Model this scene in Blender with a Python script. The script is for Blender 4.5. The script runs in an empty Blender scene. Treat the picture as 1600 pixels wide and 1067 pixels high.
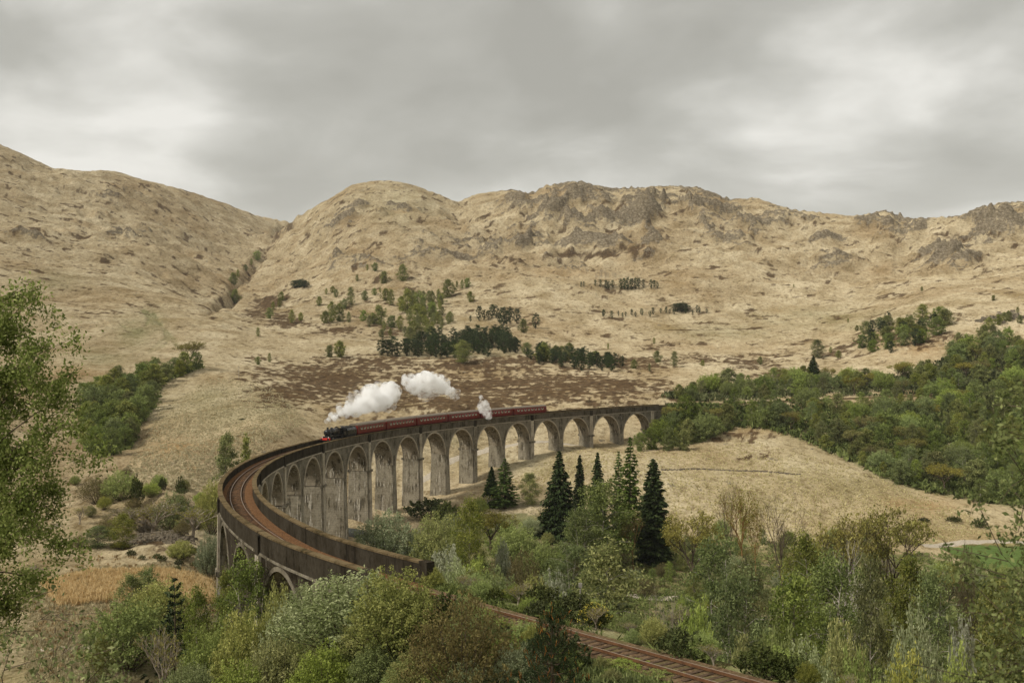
import bpy, bmesh, math, random
import numpy as np
from mathutils import Vector, Matrix

R = math.radians
S = bpy.context.scene
COL = S.collection

# ------------------------------------------------------------------ camera
CAM_Z = 30.864
PITCH = 0.0101
FPX = 1560.9                      # focal length in pixels of the 1600 px wide photograph
cam_d = bpy.data.cameras.new('camera')
cam_d.sensor_width = 36.0
cam_d.lens = FPX / 1600 * 36.0
cam_d.clip_start = 0.1
cam_d.clip_end = 12000
cam_d.dof.use_dof = True
cam_d.dof.focus_distance = 220
cam_d.dof.aperture_fstop = 2.6
cam = bpy.data.objects.new('camera', cam_d)
COL.objects.link(cam)
cam.location = (0, 0, CAM_Z)
cam.rotation_euler = (math.pi / 2 - PITCH, 0, 0)
S.camera = cam

# ------------------------------------------------------------------ light
SUN_EL, SUN_AZ = R(44), R(238)    # azimuth clockwise from +Y (the viewing direction)
sun_d = bpy.data.lights.new('sun', 'SUN')
sun_d.energy = 1.5
sun_d.angle = R(11)
sun_d.color = (1.0, 0.95, 0.86)
sun = bpy.data.objects.new('sun', sun_d)
COL.objects.link(sun)
sdir = Vector((math.sin(SUN_AZ) * math.cos(SUN_EL), math.cos(SUN_AZ) * math.cos(SUN_EL), math.sin(SUN_EL)))
sun.rotation_euler = (-sdir).to_track_quat('-Z', 'Y').to_euler()

S.view_settings.view_transform = 'Standard'
S.view_settings.look = 'None'
S.view_settings.gamma = 1.0
S.view_settings.use_curve_mapping = False
S.view_settings.exposure = 1.28
S.render.engine = 'CYCLES'
S.cycles.volume_bounces = 12
S.cycles.max_bounces = 12
S.cycles.diffuse_bounces = 4
S.cycles.transparent_max_bounces = 12
S.cycles.volume_step_rate = 1.0


class NT:
    """small helper to wire shader nodes"""
    def __init__(self, tree):
        self.t = tree
        tree.nodes.clear()

    def n(self, kind, ins=None, **kw):
        nd = self.t.nodes.new(kind)
        for k, v in kw.items():
            setattr(nd, k, v)
        for k, v in (ins or {}).items():
            self.set(nd, k, v)
        return nd

    def set(self, nd, k, v):
        sk = nd.inputs[k]
        if isinstance(v, bpy.types.NodeSocket):
            self.t.links.new(v, sk)
        elif isinstance(v, bpy.types.Node):
            self.t.links.new(v.outputs[0], sk)
        else:
            sk.default_value = v

    def math(self, op, a, b=None, clamp=False):
        nd = self.n('ShaderNodeMath', operation=op, use_clamp=clamp)
        self.set(nd, 0, a)
        if b is not None:
            self.set(nd, 1, b)
        return nd.outputs[0]

    def vmath(self, op, a, b=None):
        nd = self.n('ShaderNodeVectorMath', operation=op)
        self.set(nd, 0, a)
        if b is not None:
            self.set(nd, 1, b)
        return nd.outputs[0]

    def mix(self, fac, a, b, blend='MIX'):
        nd = self.n('ShaderNodeMix', data_type='RGBA', blend_type=blend)
        self.set(nd, 0, fac)
        self.set(nd, 6, a)
        self.set(nd, 7, b)
        return nd.outputs[2]

    def noise(self, vec, scale, detail=4, rough=0.55, out=0, **kw):
        nd = self.n('ShaderNodeTexNoise', {'Vector': vec, 'Scale': scale, 'Detail': detail, 'Roughness': rough}, **kw)
        return nd.outputs[out]

    def ramp(self, fac, stops, interp='LINEAR'):
        nd = self.n('ShaderNodeValToRGB', {'Fac': fac})
        cr = nd.color_ramp
        cr.interpolation = interp
        while len(cr.elements) < len(stops):
            cr.elements.new(0.5)
        for e, (p, c) in zip(cr.elements, stops):
            e.position = p
            e.color = c if len(c) == 4 else (*c, 1)
        return nd.outputs[0]

    def step(self, v, lo, hi):
        nd = self.n('ShaderNodeMapRange', {'Value': v, 'From Min': lo, 'From Max': hi}, interpolation_type='SMOOTHSTEP')
        return nd.outputs[0]

    def scale(self, vec, s):
        return self.vmath('MULTIPLY', vec, s)


def c4(r, g, b):
    return (r, g, b, 1.0)


# ------------------------------------------------------------------ sky: overcast cloud deck over a Nishita sky
W = bpy.data.worlds.new('World')
S.world = W
W.use_nodes = True
w = NT(W.node_tree)
tc = w.n('ShaderNodeTexCoord')
gen = tc.outputs['Generated']
sky = w.n('ShaderNodeTexSky', sky_type='NISHITA', sun_disc=False, sun_elevation=SUN_EL, sun_rotation=SUN_AZ,
          air_density=1.0, dust_density=2.0)
sep = w.n('ShaderNodeSeparateXYZ', {0: gen})
zc = w.math('MAXIMUM', sep.outputs[2], 0.0)
den = w.math('ADD', zc, 0.28)
cx = w.math('DIVIDE', sep.outputs[0], den)
cy = w.math('DIVIDE', sep.outputs[1], den)
comb = w.n('ShaderNodeCombineXYZ', {0: w.math('MULTIPLY', cx, 1.0), 1: cy, 2: 0.0})
vec = w.vmath('ADD', comb.outputs[0], (0.57, 16.72, 2.16))
warp = w.n('ShaderNodeTexNoise', {'Vector': vec, 'Scale': 1.3, 'Detail': 2.0})
vec2 = w.vmath('ADD', vec, w.scale(warp.outputs[1], (0.42, 0.36, 0.0)))
big = w.noise(vec2, 1.25, 2, 0.45)
mid = w.noise(vec2, 3.2, 5, 0.5)
fac = w.math('ADD', w.math('MULTIPLY', big, 0.6), w.math('MULTIPLY', mid, 0.4))
cloud = w.ramp(fac, [(0.36, (2.6, 2.53, 2.22)), (0.44, (3.1, 3.03, 2.70)), (0.50, (3.95, 3.86, 3.51)), (0.58, (5.5, 5.36, 4.98))])
low = w.step(sep.outputs[2], 0.24, 0.06)
cloud = w.mix(w.math('MULTIPLY', low, 0.22), cloud, c4(5.0, 4.87, 4.5))
skyc = w.mix(0.96, sky.outputs[0], cloud)
bg = w.n('ShaderNodeBackground', {'Color': skyc, 'Strength': 0.065})
w.n('ShaderNodeOutputWorld', {0: bg.outputs[0]})


# ------------------------------------------------------------------ object helpers
def tag(o, label=None, cat=None, group=None, kind=None):
    if label: o['label'] = label
    if cat: o['category'] = cat
    if group: o['group'] = group
    if kind: o['kind'] = kind
    return o


def empty(name, loc=(0, 0, 0), rz=0.0):
    o = bpy.data.objects.new(name, None)
    COL.objects.link(o)
    o.location = loc
    o.rotation_euler = (0, 0, rz)
    o.empty_display_size = 0.5
    return o


def link(name, me, parent=None):
    o = bpy.data.objects.new(name, me)
    COL.objects.link(o)
    if parent is not None:
        o.parent = parent
    return o


def np_mesh(name, V, F, mats=(), attrs=None, smooth=False, mat_idx=None):
    """mesh from numpy arrays; F is (n,3) or (n,4)"""
    V = np.ascontiguousarray(V, dtype=np.float32)
    F = np.ascontiguousarray(F, dtype=np.int32)
    k = F.shape[1]
    me = bpy.data.meshes.new(name)
    me.vertices.add(len(V))
    me.vertices.foreach_set('co', V.ravel())
    me.loops.add(F.size)
    me.loops.foreach_set('vertex_index', F.ravel())
    me.polygons.add(len(F))
    me.polygons.foreach_set('loop_start', np.arange(0, F.size, k, dtype=np.int32))
    me.polygons.foreach_set('loop_total', np.full(len(F), k, dtype=np.int32))
    if smooth:
        me.polygons.foreach_set('use_smooth', np.ones(len(F), dtype=bool))
    if mat_idx is not None:
        me.polygons.foreach_set('material_index', np.ascontiguousarray(mat_idx, dtype=np.int32))
    for m in mats:
        me.materials.append(m)
    for an, av in (attrs or {}).items():
        if av.ndim == 1:
            a = me.attributes.new(an, 'FLOAT', 'POINT')
            a.data.foreach_set('value', np.ascontiguousarray(av, dtype=np.float32))
        else:
            a = me.attributes.new(an, 'FLOAT_COLOR', 'POINT')
            a.data.foreach_set('color', np.ascontiguousarray(av, dtype=np.float32).ravel())
    me.update(calc_edges=True)
    return me


class MB:
    """collects boxes, tubes and strips, then links them as one mesh object"""
    def __init__(self):
        self.v, self.f = [], []

    def add(self, v, f):
        b = len(self.v)
        self.v += [tuple(p) for p in v]
        self.f += [tuple(i + b for i in q) for q in f]

    def hexa(self, p):
        """8 points: bottom 4 ccw then top 4 ccw"""
        self.add(p, [(3, 2, 1, 0), (4, 5, 6, 7), (0, 1, 5, 4), (1, 2, 6, 5), (2, 3, 7, 6), (3, 0, 4, 7)])

    def box(self, x0, x1, y0, y1, z0, z1):
        self.hexa([(x0, y0, z0), (x1, y0, z0), (x1, y1, z0), (x0, y1, z0),
                   (x0, y0, z1), (x1, y0, z1), (x1, y1, z1), (x0, y1, z1)])

    def tube(self, pts, rads, n=8, cap=True):
        pts = [Vector(p) for p in pts]
        rings = []
        for i, p in enumerate(pts):
            t = (pts[min(i + 1, len(pts) - 1)] - pts[max(i - 1, 0)]).normalized()
            a = Vector((0, 0, 1)) if abs(t.z) < 0.9 else Vector((1, 0, 0))
            u = t.cross(a).normalized()
            v = t.cross(u)
            r = rads[i] if hasattr(rads, '__len__') else rads
            rings.append([p + (u * math.cos(k * 2 * math.pi / n) + v * math.sin(k * 2 * math.pi / n)) * r for k in range(n)])
        V = [q for rg in rings for q in rg]
        F = []
        for i in range(len(rings) - 1):
            for k in range(n):
                F.append((i * n + k, i * n + (k + 1) % n, (i + 1) * n + (k + 1) % n, (i + 1) * n + k))
        if cap:
            F.append(tuple(range(n - 1, -1, -1)))
            F.append(tuple((len(rings) - 1) * n + k for k in range(n)))
        self.add(V, F)

    def mesh(self, name, m, smooth=False):
        me = bpy.data.meshes.new(name)
        me.from_pydata(self.v, [], self.f)
        me.materials.append(m)
        if smooth:
            for p in me.polygons:
                p.use_smooth = True
        me.update()
        return me

    def build(self, name, m, parent=None, smooth=False):
        return link(name, self.mesh(name, m, smooth), parent)


# ------------------------------------------------------------------ noise in numpy
_rng = np.random.default_rng(7)
_perm = _rng.permutation(4096).astype(np.int32)
_gr = np.stack([np.cos(_rng.uniform(0, 2 * np.pi, 4096)), np.sin(_rng.uniform(0, 2 * np.pi, 4096))], -1)


def perlin(x, y, seed=0):
    xi = np.floor(x).astype(np.int32); yi = np.floor(y).astype(np.int32)
    xf = x - xi; yf = y - yi
    u = xf * xf * xf * (xf * (xf * 6 - 15) + 10)
    v = yf * yf * yf * (yf * (yf * 6 - 15) + 10)

    def g(ix, iy, dx, dy):
        h = _perm[(_perm[(ix + seed * 131) & 4095] + iy) & 4095]
        gg = _gr[h]
        return gg[..., 0] * dx + gg[..., 1] * dy
    a = g(xi, yi, xf, yf); b = g(xi + 1, yi, xf - 1, yf)
    c = g(xi, yi + 1, xf, yf - 1); d = g(xi + 1, yi + 1, xf - 1, yf - 1)
    return (a + u * (b - a)) * (1 - v) + (c + u * (d - c)) * v


def fbm(x, y, oct=5, gain=0.5, lac=2.03, seed=0):
    s = 0; a = 1.0
    for o in range(oct):
        s = s + a * perlin(x, y, seed + o)
        x = x * lac + 17.3; y = y * lac - 9.1; a *= gain
    return s


def ridged(x, y, oct=4, gain=0.5, seed=0):
    s = 0; a = 1.0
    for o in range(oct):
        s = s + a * (1 - 2 * np.abs(perlin(x, y, seed + o)) * 1.6)
        x = x * 2.07 + 3.3; y = y * 2.07 - 5.1; a *= gain
    return s


def sstep(x, a, b):
    t = np.clip((x - a) / (b - a), 0, 1)
    return t * t * (3 - 2 * t)


# ------------------------------------------------------------------ the railway line: arc of the viaduct, tangents beyond
CXR, CYR, RAD, TH0, TH1 = 198.382, 213.407, 247.909, 2.21422, 1.50942
PITCHB = 17.685                   # bay length of the arches
HW = 2.62                        # half width between outer faces
PAR = 0.85                        # parapet top over rail


def rail_path(s, off=0.0, z0=0.0):
    """point at arc length s; off > 0 is the convex side; z0 over the parapet top line"""
    s = np.asarray(s, float)
    sa = np.clip(s, -16.0, TH1 * RAD)
    a = TH0 + sa / RAD
    ext = s - sa
    far = np.minimum(ext, 0)
    # beyond the far end the line bends back to the right
    kf = 0.0011
    hd = a + far * 0
    x = CXR + RAD * np.cos(a); y = CYR + RAD * np.sin(a)
    pos = np.maximum(ext, 0)
    x = x - pos * np.sin(a); y = y + pos * np.cos(a)
    ang = np.arctan2(-np.cos(a), np.sin(a)) + far * kf * 0.5      # travel direction away
    x = x + (-far) * np.cos(ang); y = y + (-far) * np.sin(ang)
    hd2 = a + far * kf
    x = x + off * np.cos(hd2); y = y + off * np.sin(hd2)
    q = np.clip(s, 0, 1e9) / 100
    z = 0.0524 * q + 1.059 * q * q - 0.05446 * np.clip(q, 0, 3.5) ** 3
    return np.stack([x, y, z + z0], -1)


def rpar(s):
    """parapet line over rail: the rails dip a little past the near end"""
    return PAR + 0.65 * sstep(np.asarray(s, float), 240, 350)


def rshift(s):
    """the track lies a little towards the convex side on the near half of the viaduct"""
    s = np.asarray(s, float)
    return 0.32 * sstep(s, 240, 320) * (1 - sstep(s, 366, 400))


def rp(s, off=0.0, z0=0.0):
    return Vector(rail_path(s, off, z0))


# ------------------------------------------------------------------ terrain
HOR = 533.5 - FPX * math.tan(PITCH)


def zrow(py, d):
    """height of what shows at photo row py at depth d"""
    return CAM_Z - (py - HOR) / FPX * d


CP = []                           # control points: (u = x/y, y, z)


def cp(px, d, py=None, z=None):
    CP.append(((px - 800) / FPX, d, zrow(py, d) if z is None else z))


SKYLINE = [(0, 225), (40, 243), (80, 262), (130, 268), (180, 267), (230, 283), (280, 295), (330, 310), (370, 325), (400, 337),
           (440, 345), (456, 346), (480, 330), (520, 308), (550, 290), (580, 283), (610, 283), (650, 290), (690, 306), (715, 316),
           (745, 304), (800, 296), (830, 303), (850, 291), (880, 285), (910, 283), (930, 290), (960, 295), (1000, 293), (1060, 291),
           (1090, 293), (1130, 308), (1160, 312), (1180, 309), (1210, 320), (1240, 328), (1290, 333), (1330, 338), (1350, 335),
           (1385, 329), (1420, 340), (1470, 340), (1500, 337), (1530, 323), (1570, 316), (1600, 315),
           (1680, 322), (1800, 345), (2000, 330), (2300, 350), (2700, 380), (-80, 195), (-200, 165), (-400, 150), (-700, 190), (-1100, 260)]


def ridge_d(px):
    return float(np.interp(px, [-1100, 0, 250, 400, 456, 480, 600, 700, 720, 760, 880, 1090, 1290, 1400, 1570, 2700],
                           [1500, 1600, 1800, 2050, 2250, 1750, 1560, 1650, 1780, 1700, 1500, 1540, 1480, 1450, 1360, 1500]))


for px, py in SKYLINE:
    d = ridge_d(px)
    cp(px, d, py + 1)
    cp(px, d * 1.18, z=zrow(py, d) - 0.02 * d)
    cp(px, d * 1.6, z=zrow(py, d) - 0.16 * d)
for px in range(-1100, 2800, 300):
    cp(px, 4200, z=40)
# left hill
for px, d, py in [(0, 1250, 320), (0, 930, 400), (0, 640, 490), (0, 480, 560), (100, 1300, 330), (100, 960, 410), (100, 640, 500), (100, 450, 580),
                  (200, 1400, 330), (200, 1050, 400), (200, 760, 470), (200, 560, 540), (290, 1500, 350), (300, 1100, 420), (300, 800, 480),
                  (300, 600, 535), (300, 480, 580), (380, 1600, 380), (350, 1250, 430), (395, 1450, 415), (345, 900, 490), (400, 720, 520), (400, 580, 556), (400, 480, 590),
                  (-300, 1100, 330), (-300, 700, 450), (-300, 450, 570), (-800, 900, 400), (-800, 500, 520), (-800, 300, 600)]:
    cp(px, d, py)
# gully between the hills
for px, d, py in [(430, 1900, 375), (412, 1650, 400), (400, 1400, 425), (372, 1150, 455), (350, 1000, 478)]:
    cp(px, d, py + 5)
# centre hill
for px, d, py in [(480, 1450, 375), (480, 1150, 430), (480, 880, 490), (480, 680, 535), (480, 560, 575), (480, 450, 618),
                  (600, 1330, 345), (600, 1100, 415), (600, 900, 480), (600, 720, 535), (600, 560, 585), (600, 460, 628), (560, 400, 655),
                  (720, 1450, 360), (720, 1180, 410), (720, 920, 475), (720, 720, 540), (720, 560, 590), (720, 460, 625), (700, 410, 645),
                  (820, 1280, 365), (820, 1080, 430), (820, 1000, 442), (820, 840, 500), (820, 640, 560), (820, 520, 608), (820, 450, 632),
                  (920, 1280, 345), (920, 1180, 395), (920, 1080, 432), (920, 1000, 447), (920, 830, 510), (920, 640, 570), (920, 520, 605), (920, 460, 626),
                  (1050, 1320, 350), (1050, 1180, 400), (1050, 1040, 440), (1050, 860, 505), (1050, 680, 560), (1050, 560, 592), (1050, 470, 620),
                  (1170, 1300, 365), (1170, 1140, 415), (1170, 1000, 460), (1170, 820, 520), (1170, 640, 575), (1170, 540, 598),
                  (1300, 1280, 375), (1300, 1120, 425), (1300, 940, 475), (1300, 760, 530), (1300, 620, 578),
                  (1430, 1230, 370), (1430, 1080, 420), (1430, 880, 460), (1430, 720, 492), (1430, 640, 530), (1430, 580, 565),
                  (1560, 1180, 370), (1560, 1000, 415), (1560, 820, 455), (1560, 690, 490), (1560, 610, 530), (1560, 540, 580),
                  (1900, 1000, 400), (1900, 700, 470), (1900, 500, 560), (2400, 900, 420), (2400, 500, 540)]:
    cp(px, d, py)
# right-hand field and wood
for px, d, z in [(1100, 500, -2), (1200, 500, -1.5), (1350, 520, 0), (1500, 520, 3), (1650, 500, 4),
                 (1100, 430, -7), (1200, 430, -7), (1350, 430, -8), (1500, 430, -9), (1650, 420, -10), (1900, 400, -10)]:
    cp(px, d, z=z)
for px, d, py in [(1200, 395, 690), (1150, 365, 722), (1250, 330, 755), (1100, 330, 752), (1040, 300, 800), (1300, 285, 832), (1180, 285, 830),
                  (1330, 360, 732), (1400, 330, 772), (1500, 310, 800), (1600, 300, 825), (1500, 275, 855), (1600, 270, 865), (1700, 280, 850), (950, 370, 710), (900, 330, 745),
                  (1030, 370, 712)]:
    cp(px, d, py)
for px, d, z in [(1560, 235, -28), (1400, 240, -28), (1200, 240, -28), (1050, 240, -27), (900, 260, -25), (780, 260, -24), (700, 270, -24), (620, 270, -24),
                 (1600, 180, -28), (1300, 180, -27), (1050, 180, -26), (880, 190, -25), (740, 190, -24), (640, 190, -22), (1900, 220, -27),
                 (1800, 120, -24), (1500, 125, -24), (1300, 125, -22), (1100, 125, -19), (930, 130, -18), (800, 140, -16), (700, 150, -14),
                 (1500, 85, -14), (1250, 85, -8), (1050, 90, -6), (900, 95, -3), (780, 100, -1), (680, 105, -1), (600, 120, -4),
                 (1900, 80, -12), (1500, 62, -3), (1250, 62, 4), (1900, 50, 2), (1500, 46, 8)]:
    cp(px, d, z=z)
# under the viaduct
for k, z in enumerate([-13, -14, -14.5, -15, -16.3, -17, -20.6, -22.4, -22.7, -21.5, -21, -23, -24.5, -23, -20, -18, -15.5, -13, -10, -6, -1, 7.5, 11.2]):
    p = rail_path((k - .5) * PITCHB, 0)
    CP.append((p[0] / p[1], p[1], z))
for k, off, z in [(4, 25, -16), (8, 25, -22), (11, 25, -21), (13, 30, -16), (15, 30, -12), (17, 25, -12), (19, 20, -7), (20, 18, -2), (21, 16, 3), (14, -30, -23), (17, -30, -20), (19, -25, -10)]:
    p = rail_path((k - .5) * PITCHB, off)
    CP.append((p[0] / p[1], p[1], z))
# left foreground: fields, scrub, meadow
for px, d, py in [(250, 420, 625), (290, 360, 650), (250, 310, 700), (300, 280, 730), (200, 265, 752), (330, 330, 685), (400, 400, 628), (450, 330, 668), (400, 300, 690),
                  (90, 380, 635), (100, 300, 690), (30, 250, 740), (110, 240, 790), (170, 325, 715), (180, 225, 797), (270, 230, 785), (270, 205, 832), (200, 195, 860), (100, 200, 845), (0, 190, 850),
                  (200, 180, 882), (100, 178, 885), (280, 178, 888), (200, 160, 925), (90, 158, 930), (290, 158, 932), (200, 138, 990), (90, 138, 992), (-100, 150, 960), (-300, 200, 830), (-300, 130, 950), (200, 125, 1030), (60, 122, 1035)]:
    cp(px, d, py)
for px, d, z in [(300, 118, -10), (380, 112, -8), (420, 100, -4), (300, 95, -7), (450, 85, 0), (560, 85, 4), (200, 95, -8), (0, 95, -6), (-300, 90, -2), (100, 80, -3), (350, 75, 1), (500, 68, 5),
                 (600, 60, 9), (700, 55, 11), (250, 60, 4), (0, 60, 6), (-300, 60, 9), (-800, 60, 12), (-800, 120, -2), (400, 48, 10), (700, 42, 13), (100, 45, 11),
                 (800, 34, 16.2), (400, 34, 15.8), (0, 34, 16), (1200, 34, 15), (1700, 34, 12), (2400, 34, 14), (2400, 80, 0), (2400, 200, -20),
                 (800, 20, 21.8), (300, 20, 21.8), (1300, 20, 21.6), (-600, 20, 22), (2400, 20, 21), (800, 10, 25.8), (0, 10, 26), (1600, 10, 25.8), (800, 3, 28.9), (-800, 4, 28.6), (2400, 4, 28.6)]:
    cp(px, d, z=z)

KA = 1.35


def tps_fit(P, z, lam=1e-4):
    n = len(P)
    d2 = ((P[:, None] - P[None]) ** 2).sum(-1)
    K = 0.5 * d2 * np.log(d2 + 1e-12) + lam * np.eye(n)
    Q = np.c_[np.ones(n), P]
    A = np.block([[K, Q], [Q.T, np.zeros((3, 3))]])
    return np.linalg.solve(A, np.r_[z, np.zeros(3)])


cpa = np.array(CP)
PP = np.c_[cpa[:, 0] * KA, np.log(cpa[:, 1])]
# fit elevation angle-like quantity so that far and near points weigh alike
scale_d = cpa[:, 1]
wts = tps_fit(PP, (cpa[:, 2] - CAM_Z) / scale_d)


def base_z(u, y):
    P = np.stack([u * KA, np.log(y)], -1).reshape(-1, 2).astype(np.float32)
    out = np.empty(len(P), np.float32)
    C = PP.astype(np.float32); wv = wts.astype(np.float64)
    for i in range(0, len(P), 40000):
        q = P[i:i + 40000]
        d2 = ((q[:, None, 0] - C[None, :, 0]) ** 2 + (q[:, None, 1] - C[None, :, 1]) ** 2)
        out[i:i + 40000] = (0.5 * d2 * np.log(d2 + 1e-12)) @ wv[:-3] + wv[-3] + q @ wv[-2:]
    return (out.reshape(u.shape)) * y + CAM_Z


u_in = np.linspace(-0.56, 0.56, 700)
u_l = -0.56 - np.cumsum(np.geomspace(0.0016, 0.05, 60)); u_r = -u_l
UG = np.r_[u_l[::-1], u_in, u_r]
YG = np.r_[np.geomspace(2.5, 40, 45)[:-1], np.geomspace(40, 430, 290)[:-1], np.geomspace(430, 2350, 460)[:-1], np.geomspace(2350, 5200, 40)]
LY = np.log(YG)
UU, YY = np.meshgrid(UG, YG)
# smooth base on a coarse grid, then cubic-ish refinement by direct evaluation on every 2nd row/column
uc = UG[::2] if len(UG) % 2 else np.r_[UG[::2], UG[-1]]
yc = YG[::2] if len(YG) % 2 else np.r_[YG[::2], YG[-1]]
UC, YC = np.meshgrid(uc, yc)
ZC = (base_z(UC, YC) - CAM_Z) / YC
Zt = np.stack([np.interp(UG, uc, r) for r in ZC])
ZB = np.stack([np.interp(LY, np.log(yc), Zt[:, j]) for j in range(len(UG))], 1) * YY + CAM_Z
XX = UU * YY
PXG = 800 + FPX * UU              # where a column lies in the photograph (columns are compass bearings)


def prow(z, y):
    return HOR + FPX * (CAM_Z - z) / y


PYG = prow(ZB, YY)
# relief -----------------------------------------------------------
far = sstep(YY, 420, 800)
vfar = sstep(YY, 800, 1150)
near = 1 - sstep(YY, 150, 420)
wx = XX + 40 * fbm(XX / 160, YY / 160, 3, seed=3)
wy = YY + 40 * fbm(XX / 160, YY / 160, 3, seed=9)
knob = fbm(wx / 170, wy / 120, 5, 0.52, seed=20)
knoll = ridged(wx / 95, wy / 60, 5, 0.55, seed=31)
ridge_fade = np.ones_like(YY)
rdg = np.interp(PXG[0], np.arange(-1200, 2800, 25), [ridge_d(v) for v in np.arange(-1200, 2800, 25)])[None, :]
ridge_fade = sstep(np.abs(YY / rdg - 1), 0.0, 0.12) * 0.75 + 0.25
rocky = np.zeros_like(YY)


def blob(px, py, rx, ry, amp=1.0, rot=0.0):
    dx = PXG - px; dy = PYG - py
    c, s = math.cos(rot), math.sin(rot)
    a = (dx * c + dy * s) / rx; b = (-dx * s + dy * c) / ry
    return amp * np.exp(-(a * a + b * b))


for b in [(880, 320, 110, 45, 1.0), (1050, 330, 130, 45, .95), (1150, 350, 90, 40, .7), (940, 375, 130, 22, .9), (1000, 395, 70, 12, .8), (1390, 350, 60, 22, 1.0),
          (1560, 350, 80, 38, 1.1), (1480, 410, 60, 18, .8), (1300, 420, 80, 18, .55), (620, 330, 70, 25, .5), (540, 350, 60, 14, .7, -.5),
          (700, 400, 110, 25, .55), (800, 390, 90, 30, .75), (600, 420, 80, 20, .45), (510, 425, 60, 14, .6, -.5), (170, 320, 120, 28, .35), (210, 375, 60, 12, .55), (60, 385, 60, 12, .5),
          (1240, 350, 80, 30, .55), (1290, 380, 50, 14, .5), (100, 310, 40, 12, .5), (300, 320, 60, 10, .3), (1560, 500, 40, 20, .7), (880, 420, 60, 14, .4), (1430, 330, 60, 14, .6)]:
    rocky = np.maximum(rocky, blob(*b))
rocky = np.maximum(rocky, 0.22 * sstep(YY, 900, 1250) * (PXG > 430) * (1 - sstep(PXG, 430, 520) * 0.0))
rocky *= far * sstep(fbm(wx / 62, wy / 40, 4, 0.55, seed=27), -0.28, 0.42)
dip = XX * 0.35 + YY * 0.2
strat = ridged((wx + 0.5 * wy) / 70, (wy - 0.25 * wx) / 14, 4, 0.55, seed=44)
fine = fbm(wx / 9, wy / 7, 3, 0.55, seed=50)
hum = fbm(XX / 6.0, YY / 5.0, 4, 0.55, seed=60)
rel = far * ridge_fade * (13 * knob * (0.35 + 0.65 * vfar) + 8.5 * knoll * (0.4 + 1.3 * rocky) * (0.3 + 0.7 * vfar))
crag = sstep(strat + 0.35 * knoll + 0.25 * fine, 0.3, 1.05)
blocky = ridged(wx / 38, wy / 22, 4, 0.6, seed=47)
rel += far * (3.0 * crag * (0.3 + 1.2 * rocky) * (0.5 + 0.5 * ridge_fade) + 0.8 * fine * (1 + 1.6 * rocky) + 5.0 * rocky * blocky * (0.35 + 0.65 * ridge_fade))


def pline(knots):
    """distance in photo pixels to a polyline on the ground, and the position along it"""
    best = np.full(YY.shape, 1e9, np.float32)
    for (x1, y1), (x2, y2) in zip(knots[:-1], knots[1:]):
        L2 = (x2 - x1) ** 2 + (y2 - y1) ** 2
        t_ = np.clip(((PXG - x1) * (x2 - x1) + (PYG - y1) * (y2 - y1)) / L2, 0, 1)
        np.minimum(best, np.hypot(PXG - x1 - t_ * (x2 - x1), PYG - y1 - t_ * (y2 - y1)), out=best)
    return best


wob = 9 * fbm(XX / 60, YY / 60, 4, seed=140)
GUL = pline([(452, 350), (432, 372), (412, 398), (402, 408), (398, 425), (372, 447), (362, 470), (338, 486), (318, 500)]) + wob
gul = np.exp(-(GUL / (7.5 + 3 * fbm(XX / 35, YY / 35, 2, seed=143))) ** 2) * far
rel -= 11.0 * gul * sstep(YY, 700, 1000)
BURN = np.minimum(pline([(190, 510), (215, 530), (240, 495), (262, 530), (235, 548)]), pline([(225, 490), (248, 508), (275, 535)])) + wob * .6
burn = np.exp(-(BURN / 2.6) ** 2) * far
rel -= 1.2 * burn
rel += (1 - far) * (0.42 * hum * sstep(YY, 30, 80) + 1.5 * fbm(XX / 45, YY / 38, 3, seed=70) * sstep(YY, 90, 300) * sstep(np.abs(PXG - 500), 0, 200))
ZZ = ZB + rel

# railway formation: level the ground to the trackbed outside the viaduct
ss = np.r_[np.arange(-330, -19, 1.5), np.arange(374, 452, 0.8)]
pts = rail_path(ss, 0)
msk = ((YY > 395) & (YY < 640) & (XX > 40)) | ((YY < 95) & (YY > 8) & (XX > -15))
idx = np.argwhere(msk)
q = np.stack([XX[msk], YY[msk]], -1)
bd = np.full(len(q), 1e9); bz = np.zeros(len(q))
for i in range(0, len(q), 20000):
    d2 = ((q[i:i + 20000, None] - pts[None, :, :2]) ** 2).sum(-1)
    j = d2.argmin(1)
    bd[i:i + 20000] = np.sqrt(d2[np.arange(len(j)), j]); bz[i:i + 20000] = pts[j, 2] - rpar(ss[j]) - 0.62
blend = 1 - sstep(bd, 3.2, 11)
zz = ZZ[msk]
ZZ[msk] = zz * (1 - blend) + bz * blend
TRK = np.zeros_like(YY); TRK[msk] = 1 - sstep(bd, 2.2, 4.0)
# bring the ridge line to its height where noise lifted or lowered it
for _ in range(2):
    py_all = prow(ZZ, YY)
    m = (YY > 1200) & (YY < 2600)
    sk = np.where(m, py_all, 9e9).min(0)
    sx = np.array(sorted(SKYLINE)); tgt = np.interp(PXG[0], sx[:, 0], sx[:, 1])
    tgt = tgt - 2.2 * fbm(PXG[0] / 22, PXG[0] * 0 + 3.3, 3, seed=80)
    corr = (sk - tgt) / FPX
    corr = np.convolve(np.pad(corr, 3, 'edge'), np.ones(7) / 7, 'valid')
    wgt = sstep(YY, 0.55 * rdg, 0.95 * rdg)
    ZZ = ZZ + wgt * corr[None] * YY
PYG = prow(ZZ, YY)


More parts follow.
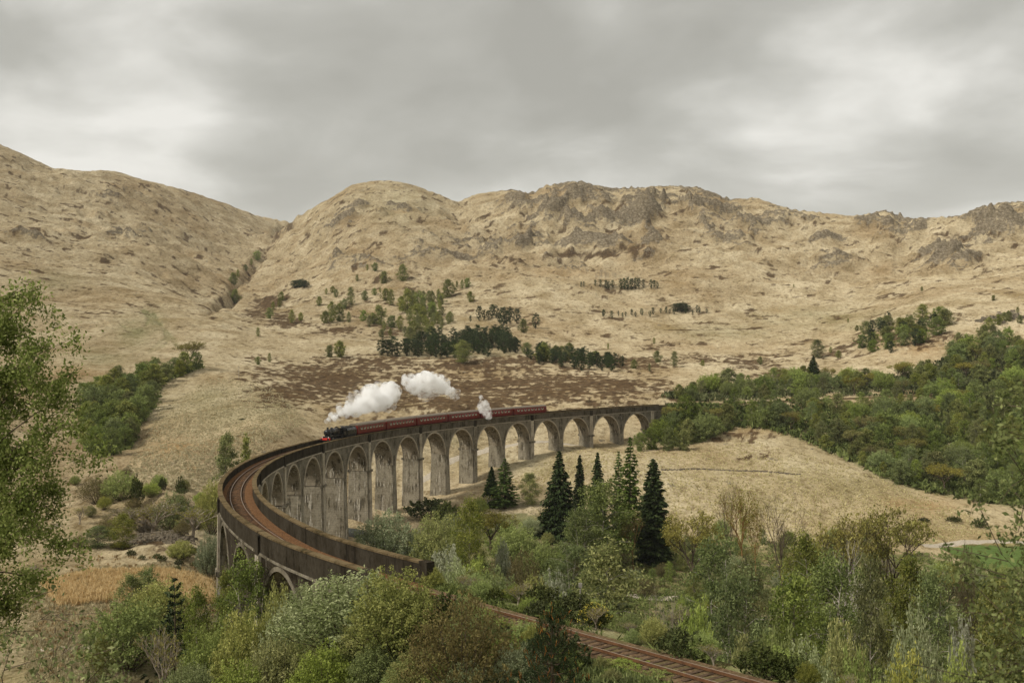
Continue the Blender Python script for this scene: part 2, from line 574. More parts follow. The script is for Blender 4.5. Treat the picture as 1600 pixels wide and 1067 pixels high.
def ground(x, y):
    """height of the terrain at world x, y"""
    x = np.asarray(x, float); y = np.asarray(y, float)
    fu = np.interp(x / y, UG, np.arange(len(UG))); fy = np.interp(np.log(y), LY, np.arange(len(YG)))
    i = np.clip(fu.astype(int), 0, len(UG) - 2); j = np.clip(fy.astype(int), 0, len(YG) - 2)
    a = fu - i; b = fy - j
    return (ZZ[j, i] * (1 - a) + ZZ[j, i + 1] * a) * (1 - b) + (ZZ[j + 1, i] * (1 - a) + ZZ[j + 1, i + 1] * a) * b


def depth_at(px, py, dmin=60, dmax=2400):
    """first depth at which the ground shows at a photo position"""
    u = (px - 800) / FPX
    y = np.geomspace(dmin, dmax, 900)
    g = prow(ground(u * y, y), y)
    hit = np.argmax(g <= py)
    return float(y[hit])
# ------------------------------------------------------------------ ground cover zones (what grows where)
heath = np.zeros_like(YY); green = np.zeros_like(YY); orange = np.zeros_like(YY); rough = np.zeros_like(YY)
PXW = PXG[None, :] if PXG.ndim == 1 else PXG


def zone(arr, lst):
    for b in lst:
        np.maximum(arr, blob(*b), out=arr)


zone(heath, [(450, 610, 90, 34, .9), (680, 628, 230, 34, 1.0), (900, 610, 170, 36, 1.0), (520, 600, 150, 34, .95), (420, 590, 60, 30, .8), (520, 590, 130, 30, 1.0), (680, 610, 160, 38, 1.05), (830, 605, 150, 34, 1.05), (960, 605, 70, 26, 1.0), (470, 585, 70, 26, .9), (600, 565, 150, 16, .9), (760, 570, 170, 22, 1.0),
             (415, 480, 50, 20, .95, -.35), (440, 500, 55, 16, .9), (530, 515, 60, 12, .8), (620, 520, 60, 10, .6), (1170, 565, 70, 16, .85), (1090, 560, 60, 12, .75), (1040, 540, 60, 10, .6), (1240, 585, 60, 12, 1.0),
             (1300, 550, 50, 16, .85, -.3), (1430, 530, 90, 18, .8), (990, 570, 70, 18, .9), (1500, 500, 60, 12, .6), (400, 560, 60, 10, .5), (1160, 685, 60, 14, .7), (1180, 712, 50, 10, .8),
             (930, 400, 110, 10, .8), (1000, 390, 50, 10, .8), (800, 405, 60, 8, .5), (1500, 372, 60, 12, .6), (1300, 430, 50, 6, .5), (350, 470, 24, 10, .5), (900, 520, 100, 12, .45),
             (220, 830, 70, 40, .7), (110, 975, 60, 20, .3), (1050, 900, 400, 60, .5), (700, 900, 300, 60, .4), (800, 1100, 900, 60, .6), (1300, 560, 260, 40, .35)])
zone(green, [(1580, 868, 75, 20, 1.0), (210, 520, 30, 24, .55), (240, 500, 20, 20, .5), (150, 560, 60, 16, .35), (330, 620, 60, 20, .35), (1180, 790, 90, 26, .35), (1230, 740, 60, 16, .35), (1300, 500, 130, 20, .3),
             (740, 720, 60, 20, .3), (700, 690, 50, 14, .3), (860, 730, 80, 20, .3), (250, 940, 120, 25, .25), (420, 640, 60, 20, .3), (1450, 760, 500, 120, .25), (1000, 1000, 900, 120, .5), (330, 640, 80, 40, .35),
             (1130, 520, 90, 14, .3), (80, 440, 50, 16, .3), (500, 1060, 600, 60, .6), (620, 320, 60, 30, .2)])
zone(orange, [(270, 700, 36, 14, .9), (300, 735, 28, 10, .6), (140, 582, 60, 12, .7), (200, 912, 130, 26, .45), (300, 945, 60, 14, .3), (1440, 790, 70, 18, .8), (1380, 640, 120, 30, .8), (1440, 545, 70, 20, .8),
              (1330, 640, 60, 12, .9), (1170, 675, 60, 8, .7), (740, 760, 60, 30, .4), (700, 590, 60, 16, .4), (330, 590, 40, 10, .4), (1110, 540, 120, 12, .35), (900, 425, 60, 8, .5), (860, 600, 120, 24, .5), (560, 420, 120, 30, .25)])
n1 = fbm(XX / 26, YY / 40, 5, 0.6, seed=90)
n2 = fbm(XX / 9, YY / 16, 4, 0.62, seed=97)
n3 = fbm(XX / 60, YY / 80, 4, 0.55, seed=103)
# scattered dark sprigs of heather on all the open hill, denser inside the zones
n4 = fbm(XX / 3.2, YY / 6.5, 3, 0.65, seed=171) * (1 - far) + fbm((XX + .3 * YY) / 13, (YY - .3 * XX) / 9, 4, 0.62, seed=173) * far
streak = fbm((XX + 0.35 * YY) / 46, (YY - 0.25 * XX) / 10, 4, 0.6, seed=177) * np.where(XX > -80, 1, 0) + fbm((XX - 0.3 * YY) / 46, (YY + 0.25 * XX) / 10, 4, 0.6, seed=178) * np.where(XX > -80, 0, 1)
n5 = fbm(XX / 4.2, YY / 7.5, 3, 0.65, seed=181) * (1 - sstep(YY, 700, 1000))
heather = sstep(heath * 1.05 + 0.75 * n5 + 0.35 * n1 + 0.35 * n2 + 0.40 * n4 + 0.4 * streak - 0.14, 0.05, 1.0) * sstep(heath, 0.10, 0.42)
# scattered dark sprigs of heather on all the open hill
sprig = sstep(n2 * 0.55 + n1 * 0.45 + n4 * 0.5 + 0.30 * strat * far + 0.85 * streak - 0.15 * (1 - far) + 0.12 * far, 0.52, 1.1) * 0.8
heather = np.clip(np.maximum(heather, sprig), 0, 1)
green_a = np.clip(green * (0.8 + 0.6 * n1) + 0.25 * sstep(n3, 0.2, 0.8) * (1 - vfar), 0, 1)
pitch = sstep(PXG[None, :] if PXG.ndim == 1 else PXG, 1490, 1520) * sstep(PYG, 851, 853) * (1 - sstep(PYG, 886, 900)) * (YY < 300) * (YY > 200)
green_a = np.maximum(green_a, pitch)
heather *= 1 - pitch
orange_a = np.clip(orange * (0.75 + 0.8 * n2) + 0.45 * sstep(n3, 0.2, 0.8), 0, 1) * (1 - pitch)
dzy = np.gradient(ZZ, axis=0) / np.gradient(YY, axis=0)
curv = ZZ - 0.25 * (np.roll(ZZ, 3, 0) + np.roll(ZZ, -3, 0) + np.roll(ZZ, 3, 1) + np.roll(ZZ, -3, 1))
rk2 = ridged(wx / 16, wy / 11, 3, 0.6, seed=151) * 0.35 + fbm(XX / 7, YY / 7, 3, 0.6, seed=155) * 0.5
rock = sstep(0.75 * rocky + 0.35 * crag + 0.28 * blocky * np.clip(rocky * 2, .2, 1) + 0.62 * rk2 + 0.2 * streak, 0.66, 1.25) * far * (0.45 + 0.55 * sstep(rocky, .1, .5))
rock = np.clip(rock, 0, 1)
heather = np.clip(np.maximum(heather, 0.75 * gul * sstep(n2 + 0.5 * n1, -0.35, 0.3)), 0, 1)
heather = np.maximum(heather, 0.55 * rocky * sstep(n2 - 0.3 * blocky, 0.0, 0.5) * far)
green_a = np.maximum(green_a, 0.9 * burn)
wood = np.zeros_like(YY)
WOODL = [(1022, 690), (1040, 640), (1110, 628), (1180, 635), (1260, 632), (1330, 640), (1420, 632), (1500, 610), (1610, 600), (1700, 620), (1700, 800), (1600, 792), (1520, 784), (1450, 770), (1380, 748),
         (1330, 722), (1260, 690), (1200, 672), (1150, 668), (1100, 690), (1060, 700)]
WOODU = [(1030, 622), (1090, 606), (1180, 598), (1250, 596), (1340, 592), (1430, 586), (1480, 560), (1540, 548), (1610, 560), (1700, 580), (1700, 618), (1500, 616), (1420, 618), (1250, 622), (1100, 628)]
LW = [(299, 568), (322, 572), (300, 582), (262, 596), (240, 612), (236, 640), (215, 668), (205, 700), (160, 716), (136, 708), (128, 640), (135, 612), (170, 605), (205, 590), (240, 586), (270, 575)]
PB = [(592, 556), (640, 548), (680, 535), (740, 528), (790, 530), (812, 545), (808, 556), (740, 560), (660, 560)]
NEARV = [(230, 1100), (250, 1000), (330, 930), (345, 900), (600, 900), (690, 890), (700, 830), (760, 790), (960, 830), (1100, 840), (1470, 872), (1510, 900), (1640, 900), (1800, 1300), (230, 1300)]


def poly_mask(poly):
    m_ = np.zeros(PYG.shape, bool); n_ = len(poly)
    for i_ in range(n_):
        (x1, y1), (x2, y2) = poly[i_], poly[(i_ + 1) % n_]
        if y1 == y2: continue
        m_ ^= ((y1 > PYG) != (y2 > PYG)) & (PXG < (x2 - x1) * (PYG - y1) / (y2 - y1) + x1)
    return m_


floor_ = np.zeros_like(YY)
for pl_, (d0_, d1_) in ((WOODL, (270, 560)), (WOODU, (430, 800)), (LW, (250, 560)), (PB, (480, 900)), (NEARV, (4, 290))):
    floor_ = np.maximum(floor_, poly_mask(pl_) * (YY > d0_) * (YY < d1_))
floor_ = np.clip(floor_ * (0.75 + 0.5 * n2), 0, 1)
green_a = np.maximum(green_a, 0.9 * floor_ * (1 - .75 * sstep(YY, 430, 520)))
heather = np.clip(np.maximum(heather * (1 - .5 * floor_), 0.42 * floor_ * sstep(n1, -.3, .5)), 0, 1)
zone4 = np.stack([heather, green_a, rock, orange_a], -1)

# ------------------------------------------------------------------ materials of the land
def mat(name):
    m = bpy.data.materials.new(name)
    m.use_nodes = True
    return m, NT(m.node_tree)


def out(nt, bsdf, disp=None):
    o = nt.n('ShaderNodeOutputMaterial', {0: bsdf})
    return o


def build_land_material():
    m, t = mat('moorland_grass')
    geo = t.n('ShaderNodeNewGeometry')
    pos = geo.outputs['Position']
    at = t.n('ShaderNodeAttribute', attribute_name='zone', attribute_type='GEOMETRY')
    sp = t.n('ShaderNodeSeparateColor', {0: at.outputs['Color']})
    h, g, r = sp.outputs[0], sp.outputs[1], sp.outputs[2]
    o = at.outputs['Alpha']
    st = t.scale(pos, (1.0, 0.55, 1.6))
    a1 = t.noise(st, 0.045, 6, 0.62)
    a2 = t.noise(st, 0.35, 5, 0.65)
    a3 = t.noise(t.scale(pos, (1.0, 0.8, 2.2)), 1.5, 4, 0.65)
    grass = t.ramp(a1, [(0.30, (0.272, 0.216, 0.128)), (0.46, (0.388, 0.325, 0.214)), (0.62, (0.49, 0.426, 0.30))])
    a0 = t.noise(st, 0.009, 4, 0.6)
    grass = t.mix(0.9, grass, t.ramp(a0, [(0.33, (0.78, 0.70, 0.60)), (0.5, (1, 0.98, 0.95)), (0.66, (1.12, 1.12, 1.12))]), 'MULTIPLY')
    tus = t.ramp(a2, [(0.32, (0.42, 0.36, 0.26)), (0.48, (0.92, 0.90, 0.86)), (0.70, (1.2, 1.18, 1.14))])
    grass = t.mix(0.85, grass, tus, 'MULTIPLY')
    tus3 = t.ramp(a3, [(0.33, (0.5, 0.46, 0.38)), (0.5, (1, 1, 1)), (0.7, (1.15, 1.14, 1.1))])
    grass = t.mix(0.8, grass, tus3, 'MULTIPLY')
    gcol = t.ramp(a2, [(0.3, (0.055, 0.070, 0.021)), (0.7, (0.155, 0.168, 0.06))])
    col = t.mix(g, grass, gcol)
    ocol = t.ramp(a3, [(0.3, (0.18, 0.105, 0.045)), (0.7, (0.40, 0.27, 0.125))])
    col = t.mix(t.math('MULTIPLY', o, 0.8), col, ocol)
    hn = t.math('ADD', h, t.math('MULTIPLY', t.math('SUBTRACT', a3, 0.5), 1.6))
    hf = t.step(hn, 0.25, 0.75)
    hcol = t.ramp(a2, [(0.3, (0.035, 0.022, 0.013)), (0.55, (0.085, 0.052, 0.027)), (0.75, (0.16, 0.10, 0.048))])
    col = t.mix(t.math('MULTIPLY', hf, 0.92), col, hcol)
    vor = t.n('ShaderNodeTexVoronoi', {'Vector': t.scale(pos, (1, 1, 1.4)), 'Scale': 0.16}, feature='DISTANCE_TO_EDGE')
    crk = t.step(vor.outputs[0], 0.0, 0.12)
    rcol = t.ramp(a2, [(0.28, (0.085, 0.066, 0.041)), (0.5, (0.215, 0.175, 0.118)), (0.72, (0.40, 0.345, 0.255))])
    rcol = t.mix(crk, t.mix(0.5, rcol, c4(0.05, 0.042, 0.03)), rcol)
    rn = t.math('ADD', r, t.math('ADD', t.math('MULTIPLY', t.math('SUBTRACT', t.noise(t.scale(pos, (1, .7, 1.6)), 0.16, 5, .7), 0.5), 2.6), t.math('MULTIPLY', t.math('SUBTRACT', a2, 0.5), 1.4)))
    rf = t.step(rn, 0.38, 0.62)
    col = t.mix(t.math('MULTIPLY', rf, 0.86), col, rcol)
    bsum = t.math('ADD', t.math('MULTIPLY', a2, 1.6), t.math('MULTIPLY', a3, 0.5))
    bsum = t.math('ADD', bsum, t.math('MULTIPLY', rf, t.math('MULTIPLY', a3, 1.5)))
    bump = t.n('ShaderNodeBump', {'Strength': 0.85, 'Distance': 0.9, 'Height': bsum})
    b = t.n('ShaderNodeBsdfDiffuse', {'Color': col, 'Roughness': 0.9, 'Normal': bump.outputs[0]})
    out(t, b.outputs[0])
    return m


M_LAND = build_land_material()
ny, nx = ZZ.shape
ii = np.arange(ny * nx).reshape(ny, nx)
Fq = np.stack([ii[:-1, :-1], ii[:-1, 1:], ii[1:, 1:], ii[1:, :-1]], -1).reshape(-1, 4)
land = link('hills', np_mesh('hills', np.stack([XX, YY, ZZ], -1).reshape(-1, 3), Fq, [M_LAND], {'zone': zone4.reshape(-1, 4)}, smooth=True))
tag(land, kind='structure')
# ------------------------------------------------------------------ concrete
def concrete(name, base, dark, pale, pale_amt, dark_amt, seed=0.0, board=True):
    m, t = mat(name)
    geo = t.n('ShaderNodeNewGeometry')
    pos = t.vmath('ADD', geo.outputs['Position'], (seed, seed * 1.7, 0.0))
    st = t.scale(pos, (1.0, 1.0, 0.10))
    v1 = t.noise(st, 1.1, 6, 0.7)
    v2 = t.noise(t.scale(pos, (1.0, 1.0, 0.07)), 2.2, 5, 0.65)
    n1 = t.noise(pos, 0.33, 5, 0.6)
    n2 = t.noise(pos, 2.2, 5, 0.6)
    col = t.mix(t.step(n1, 0.35, 0.65), c4(*base), c4(base[0] * 0.68, base[1] * 0.66, base[2] * 0.62))
    dk = t.step(t.math('ADD', v1, t.math('MULTIPLY', t.math('SUBTRACT', n1, 0.5), 0.6)), 0.60 - dark_amt, 0.72 - dark_amt)
    col = t.mix(t.math('MULTIPLY', dk, 0.85), col, c4(*dark))
    pl = t.step(t.math('ADD', v2, t.math('MULTIPLY', t.math('SUBTRACT', n1, 0.5), 0.5)), 0.72 - pale_amt, 0.79 - pale_amt)
    col = t.mix(t.math('MULTIPLY', pl, 0.8), col, c4(*pale))
    sp = t.ramp(n2, [(0.3, (0.62, 0.6, 0.56)), (0.5, (0.95, 0.95, 0.95)), (0.72, (1.22, 1.2, 1.18))])
    col = t.mix(0.8, col, sp, 'MULTIPLY')
    h = n2
    if board:
        wv = t.n('ShaderNodeTexWave', {'Vector': pos, 'Scale': 0.55, 'Distortion': 0.6, 'Detail': 1.0}, wave_type='BANDS', bands_direction='Z', wave_profile='SAW')
        ln = t.step(wv.outputs[1], 0.0, 0.12)
        col = t.mix(t.math('MULTIPLY', t.math('SUBTRACT', 1.0, ln), 0.45), col, c4(*[d * 0.8 for d in dark]))
        h = t.math('ADD', n2, t.math('MULTIPLY', ln, 0.4))
    bump = t.n('ShaderNodeBump', {'Strength': 0.7, 'Distance': 0.06, 'Height': h})
    b = t.n('ShaderNodeBsdfDiffuse', {'Color': col, 'Roughness': 0.8, 'Normal': bump.outputs[0]})
    out(t, b.outputs[0])
    return m


M_SPAN = concrete('weathered_concrete', (0.215, 0.190, 0.143), (0.062, 0.053, 0.038), (0.48, 0.44, 0.36), 0.07, 0.08)
M_OUT = concrete('outer_face_dark_concrete', (0.055, 0.046, 0.033), (0.019, 0.015, 0.010), (0.36, 0.32, 0.25), 0.06, 0.08, 31.0)  # darker concrete for the outer faces of the arches
M_PIER = concrete('pier_concrete', (0.31, 0.275, 0.205), (0.085, 0.072, 0.05), (0.58, 0.53, 0.44), 0.13, 0.08, 5.0)
M_SOFF = concrete('arch_soffit_concrete', (0.32, 0.275, 0.20), (0.060, 0.05, 0.034), (0.58, 0.53, 0.43), 0.15, 0.11, 9.0)
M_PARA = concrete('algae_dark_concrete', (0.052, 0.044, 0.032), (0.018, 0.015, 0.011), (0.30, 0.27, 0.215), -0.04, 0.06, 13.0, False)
M_PARAF = concrete('grey_parapet_concrete', (0.125, 0.107, 0.078), (0.040, 0.034, 0.023), (0.36, 0.33, 0.265), 0.0, 0.08, 41.0, False)
M_COPE = concrete('mossy_coping_concrete', (0.150, 0.112, 0.062), (0.045, 0.036, 0.018), (0.36, 0.31, 0.22), 0.03, 0.07, 17.0, False)
M_PALE = concrete('lime_streaked_concrete', (0.44, 0.385, 0.295), (0.13, 0.108, 0.075), (0.55, 0.52, 0.45), 0.14, 0.02, 21.0, False)
M_RING = concrete('arch_rim_concrete', (0.43, 0.375, 0.285), (0.13, 0.108, 0.078), (0.55, 0.51, 0.43), 0.12, 0.02, 25.0, False)

# ------------------------------------------------------------------ the viaduct
via = empty('railway_viaduct', tuple(rail_path(180, 0, -25)))
VO = Vector(via.location)
tag(via, 'long curved concrete railway viaduct of tall round arches crossing the glen', 'viaduct')
TP = 2.5                          # pier thickness at the springing
RA = (PITCHB - TP) / 2            # arch radius
DROP = 2.85                       # crown below parapet top
DECK = 2.05                       # structure top below parapet top


def vput(mb, name, m, parent=via, smooth=False):
    mb.v = [tuple(Vector(p) - VO) for p in mb.v]
    return mb.build(name, m, parent, smooth)


def ztop(s):
    return float(rail_path(s)[2])


def spring(k):
    return ztop(k * PITCHB) - DROP - RA


def sweep(mb, s_list, prof, bed=False):
    """sweep closed profile [(off, z0)] along s"""
    n = len(prof)
    V = [tuple(rail_path(s, o + (rshift(s) if bed else 0), z - (rpar(s) if bed else 0))) for s in s_list for o, z in prof]
    F = []
    for i in range(len(s_list) - 1):
        for k in range(n):
            F.append((i * n + k, i * n + (k + 1) % n, (i + 1) * n + (k + 1) % n, (i + 1) * n + k))
    F.append(tuple(range(n - 1, -1, -1)))
    F.append(tuple((len(s_list) - 1) * n + k for k in range(n)))
    mb.add(V, F)


NA = 30
for k in range(21):
    sc = k * PITCHB
    zs = spring(k); zc = ztop(sc) - DROP - RA
    angs = [math.pi * i / NA for i in range(NA + 1)]
    prof = [(sc - PITCHB / 2, zs)] + [(sc - RA * math.cos(a), zc + RA * math.sin(a)) for a in angs] + [(sc + PITCHB / 2, zs)]
    prof[1] = (sc - RA, zs); prof[-2] = (sc + RA, zs)
    mb = MB(); V = []; F = []; mi = []
    for s, z in prof:
        for off in (-HW, HW):
            p = rail_path(s, off)
            V.append((p[0], p[1], z)); V.append((p[0], p[1], p[2] - DECK))
    for i in range(len(prof) - 1):
        a, b = i * 4, (i + 1) * 4
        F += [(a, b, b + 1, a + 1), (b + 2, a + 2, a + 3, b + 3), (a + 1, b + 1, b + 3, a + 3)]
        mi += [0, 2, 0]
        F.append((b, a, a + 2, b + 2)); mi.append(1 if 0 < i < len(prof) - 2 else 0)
    me = bpy.data.meshes.new('arch')
    me.from_pydata([tuple(Vector(v) - VO) for v in V], [], F)
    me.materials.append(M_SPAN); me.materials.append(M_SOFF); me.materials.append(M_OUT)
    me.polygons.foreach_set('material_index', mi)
    me.update()
    arch = link('arch', me, via)
    for sd in (-1, 1):
        rb = MB(); ring = []
        for a in angs:
            row = []
            for rr, off in ((RA - 0.03, HW - 0.25), (RA - 0.03, HW + 0.09), (RA + 0.42, HW + 0.09), (RA + 0.42, HW - 0.25)):
                s = sc - rr * math.cos(a)
                p = rail_path(s, sd * off)
                row.append((p[0], p[1], zc + rr * math.sin(a)))
            ring += row
        n = 4; FF = []
        for i in range(NA):
            for j in range(4):
                FF.append((i * n + j, i * n + (j + 1) % n, (i + 1) * n + (j + 1) % n, (i + 1) * n + j))
        rb.add(ring, FF)
        vput(rb, 'arch_ring', M_RING if sd < 0 else M_SPAN, arch)

for k in range(-1, 21):
    sp_ = (k + .5) * PITCHB
    ztp = (spring(max(k, 0)) + spring(min(k + 1, 20))) / 2
    if k == 20:
        continue
    c = rail_path(sp_); a = TH0 + sp_ / RAD
    rad = Vector((math.cos(a), math.sin(a), 0)); tan = Vector((-math.sin(a), math.cos(a), 0))
    gz = min(float(ground(*(c[:2] + np.array(rad[:2]) * o))) for o in (-4, 0, 4)) - 1.5
    mb = MB(); dep = ztp - gz
    P = []
    for (z, ht, hw) in ((gz, TP / 2 + 0.022 * dep, HW + 0.026 * dep), (ztp + 0.15, TP / 2 - 0.003, HW - 0.003)):
        for st, sr in ((-1, -1), (1, -1), (1, 1), (-1, 1)):
            q = Vector((c[0], c[1], 0)) + tan * ht * st + rad * hw * sr
            P.append((q.x, q.y, z))
    mb.hexa(P)
    pier = vput(mb, 'pier', M_PIER)
    if k % 2 == 1:
        for sd in (-1, 1):
            mb = MB(); P = []
            for z, ht, o in ((gz, 0.95, HW + 0.026 * dep + 0.28), (ztop(sp_) - DECK - 0.12, 0.8, HW + 0.30)):
                for st, oo in ((-1, o - 1.2), (1, o - 1.2), (1, o), (-1, o)):
                    q = Vector((c[0], c[1], 0)) + tan * ht * st * sd + rad * oo * sd
                    P.append((q.x, q.y, z))
            mb.hexa(P)
            pil = vput(mb, 'pilaster', M_PALE if k not in (5,) else M_PIER)
            mb = MB(); P = []
            for z in (ztp - 0.1, ztp + 0.55):
                for st, oo in ((-1, HW - 0.2), (1, HW - 0.2), (1, HW + 0.62), (-1, HW + 0.62)):
                    q = Vector((c[0], c[1], 0)) + tan * 1.42 * st * sd + rad * oo * sd
                    P.append((q.x, q.y, z))
            mb.hexa(P)
            vput(mb, 'impost', M_SPAN, pil)

# abutments
for s0, s1 in ((20.5 * PITCHB, 375.0), (-17.0, -0.5 * PITCHB)):
    mb = MB()
    sl = np.linspace(s0, s1, 8)
    V = []; n = 4
    for s in sl:
        zb = float(ground(*rail_path(s)[:2])) - 9
        for off, top in ((-HW, 0), (HW, 0), (HW, 1), (-HW, 1)):
            p = rail_path(s, off)
            V.append((p[0], p[1], p[2] - DECK if top else zb))
    F = []
    for i in range(len(sl) - 1):
        for j in range(4):
            F.append((i * n + j, i * n + (j + 1) % 4, (i + 1) * n + (j + 1) % 4, (i + 1) * n + j))
    F += [(3, 2, 1, 0), tuple((len(sl) - 1) * 4 + j for j in range(4))]
    mb.add(V, F)
    vput(mb, 'abutment', M_SPAN)

# parapets in two-bay lengths, with open joints over the pilasters
joints = [-17.0] + [(k + .5) * PITCHB for k in range(1, 20, 2)] + [374.0]
for sd in (-1, 1):
    for j in range(len(joints) - 1):
        a, b = joints[j] + (0.22 if j else 0), joints[j + 1] - (0.22 if j < len(joints) - 2 else 0)
        sl = np.linspace(a, b, 15)
        o = [HW + 0.07, HW - 0.42]
        mb = MB()
        sweep(mb, sl, [(sd * o[0], -DECK - 0.004), (sd * o[0], -0.14), (sd * o[1], -0.14), (sd * o[1], -DECK - 0.004)])
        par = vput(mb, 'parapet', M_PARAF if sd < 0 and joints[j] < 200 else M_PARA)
        mb = MB()
        sweep(mb, sl, [(sd * (o[0] + 0.10), -0.139), (sd * (o[0] + 0.10), 0.03), (sd * (o[1] - 0.08), 0.03), (sd * (o[1] - 0.08), -0.139)])
        vput(mb, 'coping', M_COPE, par)
        mb = MB()
        sweep(mb, sl, [(sd * (HW - 0.1), -DECK - 0.25), (sd * (HW + 0.17), -DECK - 0.25), (sd * (HW + 0.17), -DECK - 0.03), (sd * (HW - 0.1), -DECK - 0.03)])
        vput(mb, 'string_course', M_RING if sd < 0 else M_SPAN, par)
    for js in joints[1:-1]:
        mb = MB()
        sweep(mb, [js - 0.75, js, js + 0.75], [(sd * (HW + 0.34), -DECK - 0.3), (sd * (HW + 0.34), -0.30), (sd * (HW - 0.36), -0.30), (sd * (HW - 0.36), -DECK - 0.3)])
        # the block stands behind the joint and is kept clear of the parapet faces
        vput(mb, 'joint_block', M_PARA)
    mb = MB()
    sweep(mb, [373.4, 374.7], [(sd * (HW + 0.2), -3.2), (sd * (HW + 0.2), 0.10), (sd * (HW - 0.52), 0.10), (sd * (HW - 0.52), -3.2)])
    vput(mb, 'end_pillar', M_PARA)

# ------------------------------------------------------------------ track
m, t = mat('rusty_ballast')
geo = t.n('ShaderNodeNewGeometry')
n1 = t.noise(geo.outputs[0], 5.0, 4, 0.7)
n2 = t.noise(geo.outputs[0], 0.5, 4, 0.6)
col = t.ramp(n1, [(0.3, (0.05, 0.027, 0.015)), (0.5, (0.15, 0.078, 0.038)), (0.7, (0.26, 0.155, 0.085))])
col = t.mix(t.math('MULTIPLY', t.step(n2, 0.4, 0.7), 0.45), col, c4(0.12, 0.062, 0.03))
bp = t.n('ShaderNodeBump', {'Strength': 0.9, 'Distance': 0.06, 'Height': n1})
out(t, t.n('ShaderNodeBsdfDiffuse', {'Color': col, 'Normal': bp.outputs[0]}).outputs[0])
M_BAL = m
m, t = mat('weedy_brown_ballast')
geo = t.n('ShaderNodeNewGeometry')
n1 = t.noise(geo.outputs[0], 5.0, 4, 0.7)
n2 = t.noise(geo.outputs[0], 0.6, 5, 0.65)
col = t.ramp(n1, [(0.3, (0.045, 0.030, 0.019)), (0.5, (0.13, 0.083, 0.047)), (0.7, (0.23, 0.165, 0.105))])
col = t.mix(t.math('MULTIPLY', t.step(n2, 0.45, 0.62), 0.6), col, c4(0.10, 0.095, 0.04))
bp = t.n('ShaderNodeBump', {'Strength': 0.9, 'Distance': 0.06, 'Height': n1})
out(t, t.n('ShaderNodeBsdfDiffuse', {'Color': col, 'Normal': bp.outputs[0]}).outputs[0])
M_BALW = m
m, t = mat('rusty_rail_steel')
geo = t.n('ShaderNodeNewGeometry')
n1 = t.noise(geo.outputs[0], 3.0, 4, 0.6)
nz = t.n('ShaderNodeSeparateXYZ', {0: geo.outputs['Normal']})
topf = t.step(nz.outputs[2], 0.8, 0.95)
col = t.mix(topf, t.ramp(n1, [(0.3, (0.07, 0.032, 0.016)), (0.7, (0.16, 0.078, 0.036))]), c4(0.27, 0.20, 0.145))
out(t, t.n('ShaderNodeBsdfPrincipled', {'Base Color': col, 'Roughness': 0.42, 'Metallic': t.math('MULTIPLY', topf, 0.35)}).outputs[0])
M_RAIL = m
m, t = mat('old_sleeper_timber')
geo = t.n('ShaderNodeNewGeometry')
n1 = t.noise(geo.outputs[0], 6.0, 4, 0.6)
out(t, t.n('ShaderNodeBsdfDiffuse', {'Color': t.ramp(n1, [(0.3, (0.05, 0.034, 0.023)), (0.7, (0.12, 0.082, 0.055))])}).outputs[0])
M_SLP = m

trk = empty('railway_track', tuple(rail_path(390, 0, -PAR - 0.3)))
TO = Vector(trk.location)
tag(trk, 'single line of rusty rails on brown ballast curving over the viaduct', 'railway track')


def tput(mb, name, m_, kind=None):
    mb.v = [tuple(Vector(p) - TO) for p in mb.v]
    o = mb.build(name, m_, trk)
    if kind: o['kind'] = kind
    return o


rs = random.Random(5)
for (s0, s1, half) in ((-17.0, 374.9, HW - 0.45), (375.0, 448.0, 1.85), (-330.0, -17.1, 2.6)):
    mb = MB(); sl = np.arange(s0, s1, 0.9 if s0 > 0 or half < 2.5 else 3.0)
    sl = np.r_[sl, s1]
    offs = [-half, -half * 0.72, -0.95, -0.72, -0.3, 0, 0.3, 0.72, 0.95, half * 0.72, half]
    V = []
    for s in sl:
        for i, o in enumerate(offs):
            e = abs(o) / half
            z = -rpar(s) - 0.21 - (0.02 if half < 2.19 else max(0, (e - 0.6)) * 1.4) + rs.uniform(-0.03, 0.03) * (e < 0.99)
            V.append(tuple(rail_path(s, o + (rshift(s) if abs(o) < 1 else 0), z)))
    n = len(offs)
    F = [(i * n + k, i * n + k + 1, (i + 1) * n + k + 1, (i + 1) * n + k) for i in range(len(sl) - 1) for k in range(n - 1)]
    mb.add(V, F)
    tput(mb, 'ballast', M_BAL if s1 == 374.9 else M_BALW)
for sd in (-1, 1):
    mb = MB()
    sweep(mb, np.r_[np.arange(-330, -18, 4), np.arange(-17, 448, 1.0)],
          [(sd * (0.7175 + 0.075), -0.16), (sd * (0.7175 + 0.075), 0), (sd * 0.7175, 0), (sd * 0.7175, -0.16)], True)
    tput(mb, 'rail', M_RAIL)
mb = MB()
for s in np.arange(-14, 446, 0.72):
    P = []
    for z in (-rpar(s) - 0.34, -rpar(s) - 0.195):
        for ds, o in ((-0.125, -1.28), (0.125, -1.28), (0.125, 1.28), (-0.125, 1.28)):
            P.append(tuple(rail_path(s + ds, o + rshift(s), z + rs.uniform(-.01, .01))))
    mb.hexa(P)
tput(mb, 'sleepers', M_SLP, 'stuff')
# ------------------------------------------------------------------ the steam train
def paint(name, col, rough=0.4, metal=0.0, var=0.25, spec=0.5):
    m, t = mat(name)
    tc_ = t.n('ShaderNodeTexCoord')
    n = t.noise(tc_.outputs['Object'], 1.7, 5, 0.6)
    c = t.mix(t.step(n, 0.35, 0.7), c4(*col), c4(*[v * (1 - var) for v in col]))
    out(t, t.n('ShaderNodeBsdfPrincipled', {'Base Color': c, 'Roughness': t.math('ADD', t.math('MULTIPLY', n, 0.2), rough - 0.1), 'Metallic': metal, 'Specular IOR Level': 0.3}).outputs[0])
    return m


